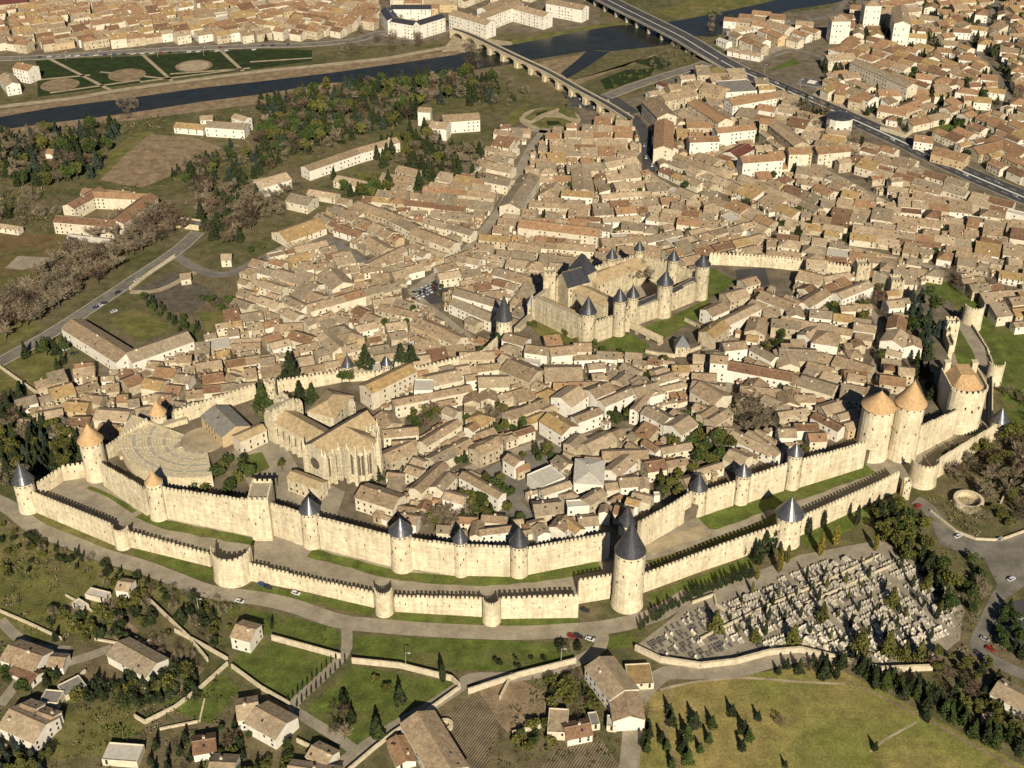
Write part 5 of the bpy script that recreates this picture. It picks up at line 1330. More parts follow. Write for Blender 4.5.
# ------------------------------------------------------------------ trees
def leafquad(mb,p,s,m,rnd):
    a,b=rnd.uniform(0,6.283),rnd.uniform(-1,1); q=math.sqrt(1-b*b)
    n=Vector((q*math.cos(a),q*math.sin(a),b*.6+.3)).normalized(); u=n.orthogonal().normalized(); v=n.cross(u)
    g=rnd.uniform(0,6.283); u,v=u*math.cos(g)+v*math.sin(g),v*math.cos(g)-u*math.sin(g)
    u*=s*rnd.uniform(.6,1.2);v*=s*rnd.uniform(.5,1); P=Vector(p)
    mb.face([P-u-v*.4,P+u*.2-v,P+u+v*.3,P-u*.3+v],m)
def limb(mb,a,b,r0,r1,m,n=4):
    a,b=Vector(a),Vector(b); d=(b-a).normalized(); u=d.orthogonal().normalized(); v=d.cross(u); i=len(mb.v); k=mb.mi(m)
    for P,r in ((a,r0),(b,r1)):
        for j in range(n):
            t=2*math.pi*j/n; mb.v.append(tuple(P+u*math.cos(t)*r+v*math.sin(t)*r))
    for j in range(n): mb.f.append((i+j,i+(j+1)%n,i+n+(j+1)%n,i+n+j)); mb.m.append(k)
def proto(kind,leaf,seed):
    """unit tree 10 m tall -> (trunk mesh, crown mesh)"""
    rnd=random.Random(seed); tb=MB(); cb=MB()
    if kind=='conifer':
        limb(tb,(0,0,-.2),(0,0,9.2),.3,.05,BARK,6)
        for i in range(760):
            z=1.2+8.8*(rnd.random()**1.35); r=(10-z)/8.8*2.9*(.55+.45*math.sqrt(rnd.random()))*(1+.25*math.sin(z*3.1+seed)); a=rnd.uniform(0,6.283)
            r*=1+.2*math.sin(a*3+seed+z); leafquad(cb,(r*math.cos(a),r*math.sin(a),z-r*.25),.55,leaf,rnd)
    elif kind=='cypress':
        limb(tb,(0,0,-.2),(0,0,8.5),.25,.05,BARK,6)
        for i in range(520):
            z=.6+9.4*rnd.random(); w=1.15*math.sin(min(1,(z)/3.5)*1.57)*(1-max(0,(z-4)/6.2)**1.8); a=rnd.uniform(0,6.283); r=w*(.6+.4*rnd.random())
            leafquad(cb,(r*math.cos(a),r*math.sin(a),z),.38,leaf,rnd)
    elif kind=='round':
        limb(tb,(0,0,-.2),(.1,.1,3.4),.38,.26,BARK,6)
        lob=[]
        for i in range(9):
            a=rnd.uniform(0,6.283); rr=rnd.uniform(.8,2.9); z=rnd.uniform(4.0,8.2); lob.append((rr*math.cos(a),rr*math.sin(a),z,rnd.uniform(1.3,2.2)))
            limb(tb,(.1,.1,3.2),(rr*math.cos(a)*.8,rr*math.sin(a)*.8,z-.3),.18,.05,BARK)
        for i in range(860):
            l=rnd.choice(lob); d=Vector((rnd.gauss(0,1),rnd.gauss(0,1),rnd.gauss(0,1))).normalized()*l[3]*(.6+.45*rnd.random())
            leafquad(cb,(l[0]+d.x,l[1]+d.y,l[2]+d.z*.85),.5,leaf,rnd)
    elif kind=='shrub':
        limb(tb,(0,0,-.2),(0,0,3),.3,.1,BARK,5)
        lob=[(rnd.uniform(-3,3),rnd.uniform(-3,3),rnd.uniform(2,6),rnd.uniform(2,3.4)) for _ in range(6)]
        for i in range(480):
            l=rnd.choice(lob); d=Vector((rnd.gauss(0,1),rnd.gauss(0,1),rnd.gauss(0,1))).normalized()*l[3]*(.6+.45*rnd.random())
            leafquad(cb,(l[0]+d.x,l[1]+d.y,max(.3,l[2]+d.z)),.95,leaf,rnd)
    else: # bare
        limb(tb,(0,0,-.2),(0,0,3.2),.32,.24,BARK,6)
        for i in range(9):
            a=i*.7+rnd.uniform(-.3,.3); e=rnd.uniform(.5,1.25); l=rnd.uniform(3,5.6); p=Vector((0,0,rnd.uniform(2.2,3.6)))
            q=p+Vector((math.cos(a)*math.cos(e),math.sin(a)*math.cos(e),math.sin(e)))*l; limb(tb,p,q,.16,.06,BARK)
            for j in range(7):
                p2=p.lerp(q,rnd.uniform(.4,1)); dr=((q-p).normalized()+Vector((rnd.gauss(0,.6),rnd.gauss(0,.6),rnd.gauss(.1,.4)))).normalized(); q2=p2+dr*rnd.uniform(1.2,2.4); limb(tb,p2,q2,.06,.02,BARK,3)
                for k in range(11):
                    p3=p2.lerp(q2,rnd.random()); d3=(dr+Vector((rnd.gauss(0,.8),rnd.gauss(0,.8),rnd.gauss(.1,.5)))).normalized(); q3=p3+d3*rnd.uniform(.6,1.4)
                    s=d3.orthogonal().normalized()*.10; cb.face([p3-s,p3+s,q3+s*.6,q3-s*.6],leaf)
    return tb.mesh('trunk'),cb.mesh('crown')
PR={}
def get(kind,leafname):
    key=(kind,leafname)
    if key not in PR: PR[key]=[proto(kind,{'dark':L_DARK,'blue':L_BLUE,'olive':L_OLIVE,'yellow':L_YEL,'green':L_GREEN,'brown':L_BARE,'reddish':L_BARE2}[leafname],hash(kind)%7*0+len(leafname)*3+s_) for s_ in (1,2,3)]
    return random.choice(PR[key])
TN={'conifer':'conifer','cypress':'cypress','round':'broadleaf_tree','shrub':'shrub','bare':'bare_tree'}
ADJ={'dark':'dark green','blue':'blue-green','olive':'olive green','yellow':'yellowish','green':'leafy green','brown':'leafless brown','reddish':'leafless reddish'}
tcount={}
TREES=[]
def tree(kind,leaf,px,py,h,wide=1.0,P=None):
    P=P or at(px,py); TREES.append((h/scale_at(P),kind,leaf,px,py,h,wide,P))
def emit_trees():
    TREES.sort(key=lambda t:-t[0]); rest={}; st=MB(); rnd=random.Random(3)
    for sz,kind,leaf,px,py,h,wide,P in TREES:
        if not(-15<px<1039 and -5<py<800): continue
        nm=TN[kind]
        if tcount.get(nm,0)<292: put_tree(kind,leaf,px,py,h,wide,P)
        else:
            if (kind,leaf) not in SIMPLE:
                lf={'dark':L_DARK,'blue':L_BLUE,'olive':L_OLIVE,'yellow':L_YEL,'green':L_GREEN,'brown':L_BARE,'reddish':L_BARE2}[leaf]; m=MB()
                limb(m,(0,0,-.2),(0,0,7 if kind!='round' else 4),.3,.1,BARK,5)
                for i in range(330 if kind!='bare' else 300):
                    if kind=='conifer': z=1.2+8.8*(rnd.random()**1.35); r=(10-z)/8.8*2.9*(.5+.5*rnd.random()); a=rnd.uniform(0,6.283); leafquad(m,(r*math.cos(a),r*math.sin(a),z),.8,lf,rnd)
                    else:
                        d=Vector((rnd.gauss(0,1),rnd.gauss(0,1),rnd.gauss(0,1))).normalized()*(3.4*rnd.random()**.4)
                        if kind=='bare':
                            q=d.normalized()*1.1; s_=q.orthogonal().normalized()*.1; p=Vector((d.x,d.y,6+d.z)); m.face([p-s_,p+s_,p+q+s_*.6,p+q-s_*.6],lf)
                        else: leafquad(m,(d.x,d.y,6+d.z),.7,lf,rnd)
                SIMPLE[(kind,leaf)]=m
            M=Matrix.Translation(P)@Matrix.Rotation(rnd.uniform(0,6),4,'Z')@Matrix.Scale(h/10,4); st.add(SIMPLE[(kind,leaf)],M)
    if st.v:
        o=st.build('distant_trees'); o['kind']='stuff'; o['label']='small distant trees between the river woods and the far suburbs'; o['category']='trees'
SIMPLE={}
def put_tree(kind,leaf,px,py,h,wide,P):
    tm,cm=get(kind,leaf)
    nm=TN[kind]; tcount[nm]=tcount.get(nm,0)+1
    far = P.y>760
    size='tall' if h>11.5 else ('small' if h<6 else 'medium')
    what={'conifer':'conifer','cypress':'slender cypress','round':'round-crowned tree','shrub':'bush','bare':'tree'}[kind]
    root=link(nm,None if not far else cm,None,tuple(P),random.uniform(0,6.28))
    s=h/10; root.scale=(s*wide*random.uniform(.88,1.12),s*wide*random.uniform(.88,1.12),s*random.uniform(.9,1.1))
    if not far: link('trunk',tm,root); link('crown',cm,root)
    else: link('trunk',tm,root)
    auto(root,f'{size} {ADJ[leaf]} {what}',nm.replace('_',' '),px,py,{'bare':'leafless trees','cypress':'cypresses','shrub':'bushes','conifer':'conifers','round':'broadleaf trees'}[kind])
TR=random.Random(21)
def wood(poly,n,mix,h0,h1,avoid=True,spacing=4.0,wide=1.0):
    P=W(poly); x0=min(p[0] for p in P);x1=max(p[0] for p in P);y0=min(p[1] for p in P);y1=max(p[1] for p in P)
    done=[];t=0
    while len(done)<n and t<n*30:
        t+=1; x,y=TR.uniform(x0,x1),TR.uniform(y0,y1)
        if not inpoly(x,y,P): continue
        if any((x-a)**2+(y-b_)**2<spacing**2 for a,b_ in done): continue
        cs=rect_corners(x,y,0,1.2,1.2)
        if avoid and (not occ_free(cs) or not off_road(cs,.3)): continue
        done.append((x,y)); k=TR.choices(mix,[m[2] for m in mix])[0]; px,py=to_px((x,y,BASE))
        tree(k[0],k[1],px,py,TR.uniform(h0,h1)*(k[3] if len(k)>3 else 1),wide,Vector((x,y,BASE)))
MW=[('conifer','dark',4.5),('conifer','blue',1.6),('round','olive',.8),('round','green',1.2),('bare','brown',1.7),('bare','reddish',.8)]
wood([(258,108),(330,92),(400,82),(470,78),(500,85),(495,108),(430,106),(400,128),(340,146),(290,158),(262,150)],300,MW,10,16,spacing=3.4)
wood([(0,138),(60,134),(120,126),(112,150),(95,178),(60,185),(0,190)],105,MW,10,15,spacing=3.6)
wood([(165,172),(230,150),(262,158),(290,162),(250,183),(190,190)],60,MW,7,12)
wood([(190,190),(250,188),(262,222),(232,248),(205,236)],60,[('bare','brown',3),('conifer','dark',2),('bare','reddish',1)],10,15)
wood([(0,308),(60,260),(115,222),(155,208),(185,212),(188,228),(120,270),(60,310),(0,345)],125,[('bare','brown',5),('bare','reddish',1.2)],10,14,wide=1.15)
wood([(0,195),(60,200),(60,228),(0,230)],14,[('bare','brown',3),('conifer','dark',1)],8,12)
wood([(20,360),(45,340),(70,335),(66,350),(62,378),(50,360)],10,[('round','green',1),('conifer','dark',1)],7,10)
wood([(0,425),(40,432),(84,428),(88,465),(45,478),(40,470),(0,505)],52,[('conifer','dark',3),('round','olive',2),('bare','brown',1.5),('conifer','blue',1)],8,13)
wood([(0,400),(26,390),(24,425),(0,430)],16,[('bare','reddish',1),('conifer','dark',2)],7,11)
wood([(942,462),(975,448),(1000,448),(1030,430),(1040,540),(1000,530),(992,505),(950,488)],48,[('bare','brown',4),('bare','reddish',1),('round','olive',.8)],8,13)
wood([(872,512),(912,508),(935,555),(955,590),(968,640),(955,630),(930,590),(905,560),(880,545)],30,[('round','olive',3),('conifer','dark',2),('round','green',1)],8,12)
wood([(968,560),(985,570),(985,600),(975,630),(960,600)],12,[('round','green',2),('bare','brown',1)],5,9)
BASE=ZC
wood([(680,425),(710,425),(740,440),(738,458),(712,480),(690,476),(672,455)],15,[('round','green',3),('round','olive',2)],8,11)
wood([(720,405),(760,400),(790,425),(770,438),(740,432)],16,[('bare','brown',1)],8,11)
wood([(400,405),(438,405),(436,430),(415,433)],11,[('round','olive',1),('bare','reddish',1),('round','green',1)],6,9)
wood([(430,450),(470,448),(480,466),(440,466)],8,[('round','green',1),('conifer','dark',1)],6,8)
wood([(468,505),(500,480),(512,500),(490,520),(470,525)],9,[('round','green',1),('round','olive',1)],6,9)
wood([(430,518),(470,508),(468,532),(430,532)],7,[('bare','brown',1)],7,10)
wood([(905,300),(932,296),(940,350),(915,352)],13,[('conifer','blue',3),('round','green',1)],10,14)
wood([(862,290),(884,292),(884,328),(855,325)],10,[('round','olive',2),('bare','reddish',1)],6,9)
wood([(895,345),(925,400),(938,405),(930,350)],8,[('conifer','dark',1)],9,12)
BASE=0
wood([(385,140),(430,130),(452,160),(425,200),(385,190),(372,165)],52,[('conifer','dark',3),('bare','brown',1.5),('round','olive',1)],10,15)
wood([(440,152),(492,148),(492,188),(450,186)],20,[('bare','brown',2),('conifer','dark',1.5)],9,13)
wood([(245,190),(300,190),(290,222),(258,225)],16,[('bare','brown',2),('conifer','dark',1)],9,13)
wood([(330,178),(400,190),(405,215),(345,195)],18,[('conifer','dark',1),('round','green',1),('round','olive',1)],7,11)
wood([(850,5),(1024,0),(1024,190),(965,160),(930,120),(850,85)],190,[('conifer','dark',3),('round','green',1),('bare','brown',1)],6,11,spacing=7)
wood([(820,60),(900,60),(960,110),(900,140),(830,100)],22,[('round','green',1),('conifer','dark',2)],6,10,spacing=6)
wood([(660,100),(760,100),(870,170),(800,185),(670,160)],26,[('round','green',1),('conifer','dark',2),('bare','brown',1)],6,10,spacing=6)
wood([(780,95),(830,110),(862,150),(885,172),(862,176),(800,130)],30,[('bare','brown',2),('conifer','dark',2)],9,13)
wood([(935,264),(1030,300),(1030,322),(960,296)],26,[('bare','reddish',2),('bare','brown',1)],6,9)
wood([(1000,395),(1030,380),(1030,440),(1012,445)],6,[('bare','brown',1)],6,9)
wood([(360,20),(420,22),(425,50),(300,66),(290,60),(350,50)],18,[('bare','brown',1),('bare','reddish',1)],8,12)
wood([(0,10),(300,5),(320,40),(0,50)],34,[('conifer','dark',2),('bare','brown',1)],5,9,spacing=12)
BASE=ZC
for k_,g_ in enumerate(GARD): wood(g_,(9,8,14,9,9,8,7,4,4)[k_],[[('round','green',2),('round','olive',2),('conifer','dark',1)],[('bare','brown',3),('round','olive',1)]][k_ in (3,4)],5,8.5,spacing=2.6)
wood([(590,335),(520,325),(560,332),(585,350),(600,352)],10,[('shrub','olive',1),('shrub','green',1)],3,5)
BASE=0
wood([(135,298),(150,300),(200,330),(200,345),(180,335)],16,[('round','green',2),('conifer','dark',2)],5,8)
wood([(196,300),(240,305),(245,320),(225,318)],8,[('round','green',1),('bare','reddish',1)],5,8)
wood([(185,370),(230,350),(250,365),(200,385)],5,[('bare','reddish',1)],6,9)
wood([(240,250),(460,200),(480,300),(330,360)],26,[('round','green',2),('bare','brown',1),('round','olive',1)],4,7,spacing=9)
BASE=ZC
wood([(380,365),(500,340),(850,380),(700,470),(520,520),(400,500)],44,[('round','green',2),('bare','brown',1),('round','olive',1)],4,7,spacing=9)
BASE=0
wood([(520,130),(640,130),(800,190),(1000,230),(1000,270),(760,235),(520,240)],44,[('round','green',2),('conifer','dark',1.5),('round','olive',1)],4,8,spacing=12)
wood([(485,78),(520,82),(530,100),(500,112),(470,108)],22,[('bare','brown',2),('conifer','dark',1),('round','olive',1)],6,10)
wood([(120,105),(150,103),(152,120),(125,124)],4,[('bare','brown',1)],9,12)
wood([(455,45),(485,45),(485,70),(462,72)],5,[('bare','brown',1)],11,14,avoid=False)
wood([(655,50),(690,42),(705,58),(668,72),(650,68)],26,[('bare','brown',1)],4,6,spacing=7)
wood([(600,80),(650,68),(655,74),(610,92)],14,[('shrub','green',1),('shrub','olive',1)],2,4)
wood([(705,15),(728,12),(735,30),(712,40)],8,[('round','green',1),('bare','brown',1)],7,10)
# church garden and theatre
for k,l,x,y,h in [('conifer','green',263,408,17),('conifer','dark',300,404,15),('conifer','green',312,402,13),('conifer','dark',291,380,18),('conifer','dark',366,368,17),('conifer','dark',402,364,15),('conifer','dark',412,361,12),('round','green',350,382,9),
 ('round','green',342,384,9),('shrub','green',196,487,6),('shrub','green',216,478,8),('shrub','green',231,490,8),('shrub','green',228,463,6),('round','green',250,478,8),('shrub','olive',205,494,6),('shrub','olive',238,481,6),('shrub','olive',222,470,6),('shrub','green',243,470,6),('round','olive',282,470,6),('conifer','dark',377,480,11),('conifer','dark',398,486,9),('cypress','dark',404,482,9),('shrub','dark',245,460,5),
 ('round','olive',879,362,9),('round','olive',805,455,7),('shrub','green',520,520,5),('conifer','dark',487,522,7),('bare','brown',624,287,15),('bare','brown',641,284,15),('bare','brown',633,286,16),('bare','brown',648,282,13),('bare','brown',616,289,12),('round','green',783,395,7),
 ('cypress','dark',443,683,12),('conifer','dark',377,733,10),('conifer','green',380,738,8),('conifer','dark',400,702,9),('conifer','dark',182,622,8),('conifer','dark',202,618,8),('conifer','dark',212,620,7),('cypress','dark',272,630,7),
 ('conifer','olive',793,643,11),('conifer','olive',822,620,11),('conifer','olive',860,650,14),('conifer','olive',888,653,14),('conifer','olive',904,659,11),('conifer','olive',919,660,11),('conifer','olive',892,605,11),('conifer','olive',927,588,10),('conifer','olive',945,605,9),
 ('conifer','olive',716,630,12),('conifer','olive',755,641,9),('cypress','yellow',779,573,14),('cypress','yellow',757,580,9),('cypress','olive',787,563,11),('cypress','yellow',820,556,13),('cypress','yellow',835,546,13),('cypress','yellow',875,551,11),*[('cypress',TR.choice(['dark','dark','olive']),x,y,TR.uniform(5,9)) for x,y in ((741,603),(765,612),(778,598),(800,618),(812,592),(845,585),(868,578),(850,628),(880,628),(905,618),(830,640),(870,600),(915,600),(936,620),(908,640),(765,636),(738,634),(790,606),(858,612),(825,575),(885,588),(900,570),(930,640),(810,634),(752,594),(730,622),(748,630),(772,606),(784,622),(796,596),(806,580),(818,602),(838,618),(848,600),(862,588),(876,612),(884,640),(896,628),(912,588),(922,608),(842,644),(868,636),(826,590),(768,622),(898,612),(940,612))],
 ('cypress','dark',808,537,12),('cypress','dark',823,529,11),('cypress','dark',856,526,12),('conifer','dark',890,520,13),('conifer','dark',880,524,12),('conifer','dark',765,552,14),('conifer','dark',757,560,12),('cypress','dark',744,556,8),('conifer','dark',772,545,14),
 ('conifer','dark',672,725,10),('conifer','green',670,716,9),('conifer','green',687,738,10),('conifer','dark',695,726,11),('conifer','green',712,727,9),('conifer','green',709,743,8),('conifer','dark',732,715,9),('conifer','green',749,740,9),('conifer','dark',744,732,10),('conifer','dark',758,720,7),('conifer','dark',742,750,8),
 ('conifer','green',688,762,10),('conifer','dark',684,752,10),('conifer','green',667,750,8),('conifer','dark',662,742,8),('conifer','green',647,752,8),('conifer','dark',643,745,8),('conifer','green',672,768,8),('conifer','green',700,752,7),('bare','reddish',780,727,6),('conifer','dark',875,750,5),('conifer','dark',926,720,7),('conifer','dark',824,678,10),('cypress','dark',836,680,12),('cypress','dark',874,690,11),('conifer','dark',785,767,4),
 ('bare','reddish',340,716,9),('conifer','dark',345,708,7),('bare','brown',336,735,8),('conifer','dark',352,722,7),('bare','brown',345,740,8),('shrub','dark',342,700,5),('shrub','olive',376,682,4),('shrub','olive',387,690,4)]:
    BASE = ZC if (y<495 and 185<x<860 and not (y<420 and x<262)) or (487<x<521 and y>515 and y<530) or (x==879) else 0
    if x in (780,680): BASE=0
    if y>540 or x>800 and y>500: BASE=0
    if y>700 and 640<x<770: h*=.78
    tree(k,l,x,y,h)
BASE=0
for i in range(11):
    t_=i/10; x,y=292+t_*48,704-t_*44
    tree('cypress','dark',x-4,y-1,3.6); tree('cypress','dark',x+5,y+3,3.6)
for i in range(30):
    t_=i/29; x=640+t_*112; y=630-52*t_-6*math.sin(t_*3.1)
    tree('cypress','dark',x+random.uniform(-1,1),y+random.uniform(-2,1),5.5+random.uniform(-1,2.5),1.3)
HB=[(836,668),(875,686),(918,698),(943,716),(980,738),(1020,754)]
for a,b_ in zip(HB[:-1],HB[1:]):
    for i in range(9):
        t_=(i+random.random())/9; tree('conifer',random.choice(['dark','dark','green']),a[0]+(b_[0]-a[0])*t_+random.uniform(-4,8),a[1]+(b_[1]-a[1])*t_+random.uniform(-12,4),random.uniform(6,9.5))
wood([(925,655),(990,668),(1024,700),(1024,745),(985,725),(950,705)],34,[('conifer','dark',2),('round','olive',1.5),('bare','reddish',1)],5,8)
wood([(1003,604),(1015,610),(1022,640),(1024,662),(1000,650),(995,622)],16,[('round','green',2),('conifer','dark',1)],6,9)
wood([(770,668),(850,662),(900,674),(900,682),(840,672),(770,676)],26,[('bare','brown',1),('conifer','dark',2)],5,8)
wood([(660,676),(700,676),(770,672),(768,664),(700,671),(672,668)],16,[('bare','brown',1),('shrub','dark',1)],3,5)
wood([(634,706),(648,700),(650,745),(634,760)],14,[('bare','reddish',2),('conifer','dark',1)],5,8)
wood([(110,585),(200,600),(232,610),(226,650),(180,636),(120,652),(75,640),(35,618),(60,605)],62,[('shrub','olive',3),('shrub','dark',2),('bare','brown',2)],3,6.5,spacing=3)
wood([(70,690),(120,680),(200,672),(196,700),(140,708),(110,700),(75,705)],40,[('conifer','dark',2),('shrub','dark',2),('shrub','olive',1)],5,8,spacing=3)
wood([(120,650),(165,640),(200,665),(175,700),(140,690)],20,[('bare','brown',2),('bare','reddish',1)],4,6,spacing=4)
wood([(0,735),(40,720),(52,760),(40,780),(0,780)],16,[('round','olive',1),('conifer','blue',2)],6,9)
wood([(55,640),(75,655),(50,690),(0,690),(0,665)],15,[('conifer','dark',1),('shrub','green',1)],4,7)
wood([(240,715),(300,760),(300,780),(215,780),(205,735)],12,[('round','green',1),('conifer','dark',1),('shrub','olive',1)],4,8)
wood([(150,745),(240,730),(250,780),(150,780)],18,[('bare','reddish',1),('conifer','dark',2)],4,7)
wood([(0,500),(40,535),(60,560),(0,585)],14,[('shrub','olive',2),('shrub','dark',2)],3,5)
wood([(30,535),(200,590),(200,600),(100,585),(30,548)],34,[('bare','brown',2),('shrub','dark',2),('conifer','dark',1)],3,6)
wood([(545,684),(600,678),(608,700),(580,722),(545,706)],14,[('bare','reddish',2),('shrub','olive',2),('conifer','dark',1)],4,7,spacing=3)
wood([(512,735),(550,722),(570,738),(520,752)],9,[('round','green',1),('shrub','olive',1)],4,6)
wood([(560,645),(590,650),(588,660),(560,660)],10,[('bare','brown',1),('shrub','dark',1)],4,6,spacing=3)
wood([(495,660),(545,655),(550,664),(500,668)],5,[('shrub','dark',1)],2,4)
wood([(975,510),(1024,520),(1024,530),(990,533)],4,[('round','olive',1)],5,7)
wood([(965,520),(975,505),(990,505),(985,525)],3,[('bare','brown',1)],5,7)
emit_trees()
rnd=random.Random(77)
OPEN=[W(p) for p in ([(150,134),(195,138),(222,148),(190,168),(142,188),(100,180),(125,155)],[(-30,236),(70,234),(88,250),(62,290),(20,318),(-30,340)],[(440,690),(520,680),(500,735),(480,768),(440,768)],[(225,640),(341,660),(290,706),(226,668)],[(975,520),(1060,525),(1060,560),(1005,590),(985,560)])]
def scrub(poly,n,leafs,label,s0=.5,s1=1.3):
    P=W(poly); x0=min(p[0] for p in P);x1=max(p[0] for p in P);y0=min(p[1] for p in P);y1=max(p[1] for p in P); m=MB()
    k=0;t=0
    cl=[(rnd.uniform(x0,x1),rnd.uniform(y0,y1)) for _ in range(max(4,n//14))]
    while k<n and t<n*12:
        t+=1; c_=rnd.choice(cl); x,y=c_[0]+rnd.gauss(0,9),c_[1]+rnd.gauss(0,9)
        if rnd.random()<.35: x,y=rnd.uniform(x0,x1),rnd.uniform(y0,y1)
        if not inpoly(x,y,P) or any(inpoly(x,y,f_) for f_ in OPEN): continue
        cs=rect_corners(x,y,0,.6,.6)
        if not occ_free(cs) or not off_road(cs,.2): continue
        k+=1; lf=rnd.choice(leafs); s=rnd.uniform(s0,s1)
        for _ in range(9): leafquad(m,(x+rnd.gauss(0,s*.8),y+rnd.gauss(0,s*.8),BASE+abs(rnd.gauss(0,s*.7))),s*.45,lf,rnd)
    o=m.build('undergrowth'); o['kind']='stuff'; o['label']=label; o['category']='undergrowth'
scrub([(0,520),(100,555),(240,605),(340,630),(340,660),(230,670),(250,770),(0,770)],520,[L_OLIVE,L_DARK,L_BARE,L_GREEN,L_GREEN],'low scrub and weeds among the gardens at the bottom corner')
scrub([(0,130),(150,118),(256,105),(330,93),(470,75),(500,95),(480,110),(400,130),(250,190),(200,240),(140,230),(0,230)],900,[L_OLIVE,L_DARK,L_BARE,L_GREEN,L_BARE2],'brown scrub along the river bank and wood',.8,1.8)
scrub([(440,690),(560,670),(630,700),(620,768),(400,768)],130,[L_OLIVE,L_GREEN,L_DARK],'weeds round the farm gardens')
scrub([(930,500),(1024,470),(1024,560),(990,680),(960,650)],260,[L_OLIVE,L_BARE,L_GREEN],'scrub by the road junction')
print('TREES',tcount)
# ------------------------------------------------------------------ tombs
CEM=W([(726,606),(770,588),(800,568),(868,556),(905,562),(935,582),(958,600),(952,628),(932,656),(880,664),(850,657),(800,645),(760,650),(732,640),(714,622)])
LEFTC=W([(645,646),(676,622),(696,606),(712,612),(728,640),(742,656),(700,664),(664,656)])
d=(at(870,575)-at(750,622)).normalized(); n=Vector((-d.y,d.x,0)); o=at(820,610)
def tombproto(kind):
    a,b,c_=MB(),MB(),MB()
    if kind==0: a.box(-.6,.6,-1.2,1.2,0,.55,TOMB); b.box(-.55,.55,1.0,1.25,.55,1.7,TOMB); c_.box(-.1,.1,1.05,1.2,1.7,2.6,TOMB); c_.box(-.4,.4,1.06,1.19,2.1,2.3,TOMB)
    elif kind==1: a.box(-.7,.7,-1.2,1.2,0,.9,TOMB); a.box(-.5,.5,-.9,.9,.9,1.1,TOMB); b.box(-.65,.65,1.0,1.3,.9,2.3,TOMB)
    elif kind==2:
        a.box(-1.2,1.2,-1.3,1.3,0,2.6,TOMB); b.prism([(-1.35,-1.45),(1.35,-1.45),(1.35,1.45),(-1.35,1.45)],2.6,2.8,TOMB); b.v+= []; i=len(b.v)
        b.v+=[(-1.3,-1.4,2.8),(1.3,-1.4,2.8),(1.3,1.4,2.8),(-1.3,1.4,2.8),(0,-1.4,3.7),(0,1.4,3.7)]
        for f in ((0,1,4),(1,2,5,4),(2,3,5),(3,0,4,5)): b.f.append(tuple(i+q for q in f)); b.m.append(0)
        c_.box(-.4,.4,-1.34,-1.28,.1,1.9,TOMBD)
    else: a.box(-.7,.7,-1.2,1.2,0,.35,TOMBD); b.box(-.6,.6,1.0,1.2,.35,1.2,TOMBD)
    return a,b,c_
TP=[tombproto(i) for i in range(4)]
TM=[(a.mesh('grave_slab'),b.mesh('headstone'),c_.mesh('cross') if c_.v else None) for a,b,c_ in TP]
spots=[]
TR=random.Random(5)
for i in range(-80,80):
    for j in range(-50,50):
        q=o+d*(i*1.5+TR.uniform(-.2,.2))+n*(j*2.7+(j//2)*1.7+(j//10)*2.4+TR.uniform(-.12,.12))
        if i%28 in (0,1): continue
        if inpoly(q.x,q.y,CEM) and TR.random()<.93: spots.append((q,0))
        elif inpoly(q.x,q.y,LEFTC) and TR.random()<.6: spots.append((q,1))
spots.sort(key=lambda s:s[0].y)
more=MB(); ang=math.atan2(n.y,n.x)-math.pi/2
for k,(q,z_) in enumerate(spots):
    kind=TR.choices(range(4),[.44,.32,.07,.17] if z_==0 else [.1,.15,0,.75])[0]
    rz=ang+(math.pi if TR.random()<.0 else 0)+TR.gauss(0,.05)
    if k<290:
        r=link('tomb',None,None,tuple(q),rz); s=TR.uniform(.8,1.02); r.scale=(s,s,s*.72)
        link('grave_slab',TM[kind][0],r); link('headstone' if kind!=2 else 'tomb_roof',TM[kind][1],r)
        if TM[kind][2]: link('cross' if kind!=2 else 'tomb_door',TM[kind][2],r)
        px,py=to_px(q); auto(r,['pale stone tomb with a cross','pale block tomb with tall headstone','small white chapel tomb','low dark granite tomb'][kind],'tomb',px,py,'tombs of the cemetery')
    else:
        M=Matrix.Translation(q)@Matrix.Rotation(rz,4,'Z')@Matrix.Diagonal((.9,.9,.68,1))
        for part in TP[kind]:
            if part.v: more.add(part,M)
mo=more.build('distant_tombs'); mo['kind']='stuff'; mo['label']='dense rows of pale stone tombs filling the rear of the cemetery'; mo['category']='tombs'
print('TOMBS',len(spots))
# ------------------------------------------------------------------ cars
def carmesh(m):
    b=MB(); b.box(-2.1,2.1,-.85,.85,.35,.95,m); i=len(b.v)
    b.v+=[(-1.5,-.78,.95),(1.2,-.78,.95),(1.2,.78,.95),(-1.5,.78,.95),(-1.1,-.65,1.5),(.5,-.65,1.5),(.5,.65,1.5),(-1.1,.65,1.5)]
    g=b.mi(GLASS);k=b.mi(m)
    for f in ((0,1,5,4),(2,3,7,6),(1,2,6,5),(3,0,4,7)): b.f.append(tuple(i+a for a in f)); b.m.append(g)
    b.f.append((i+4,i+5,i+6,i+7)); b.m.append(k)
    w=MB()
    for x in (-1.3,1.3):
        for y in (-.8,.8):
            ww=MB(); ww.lathe(0,0,[(.33,0),(.33,.2),(.18,.22)],TOMBD,8); w.add(ww,Matrix.Translation((x,y+(.0 if y>0 else .0),.33))@Matrix.Rotation(math.pi/2*(1 if y<0 else -1),4,'X'))
    b.add(w,Matrix.Identity(4)); return b.mesh('car')
CM=[carmesh(m) for m in CARM]
TR=random.Random(9)
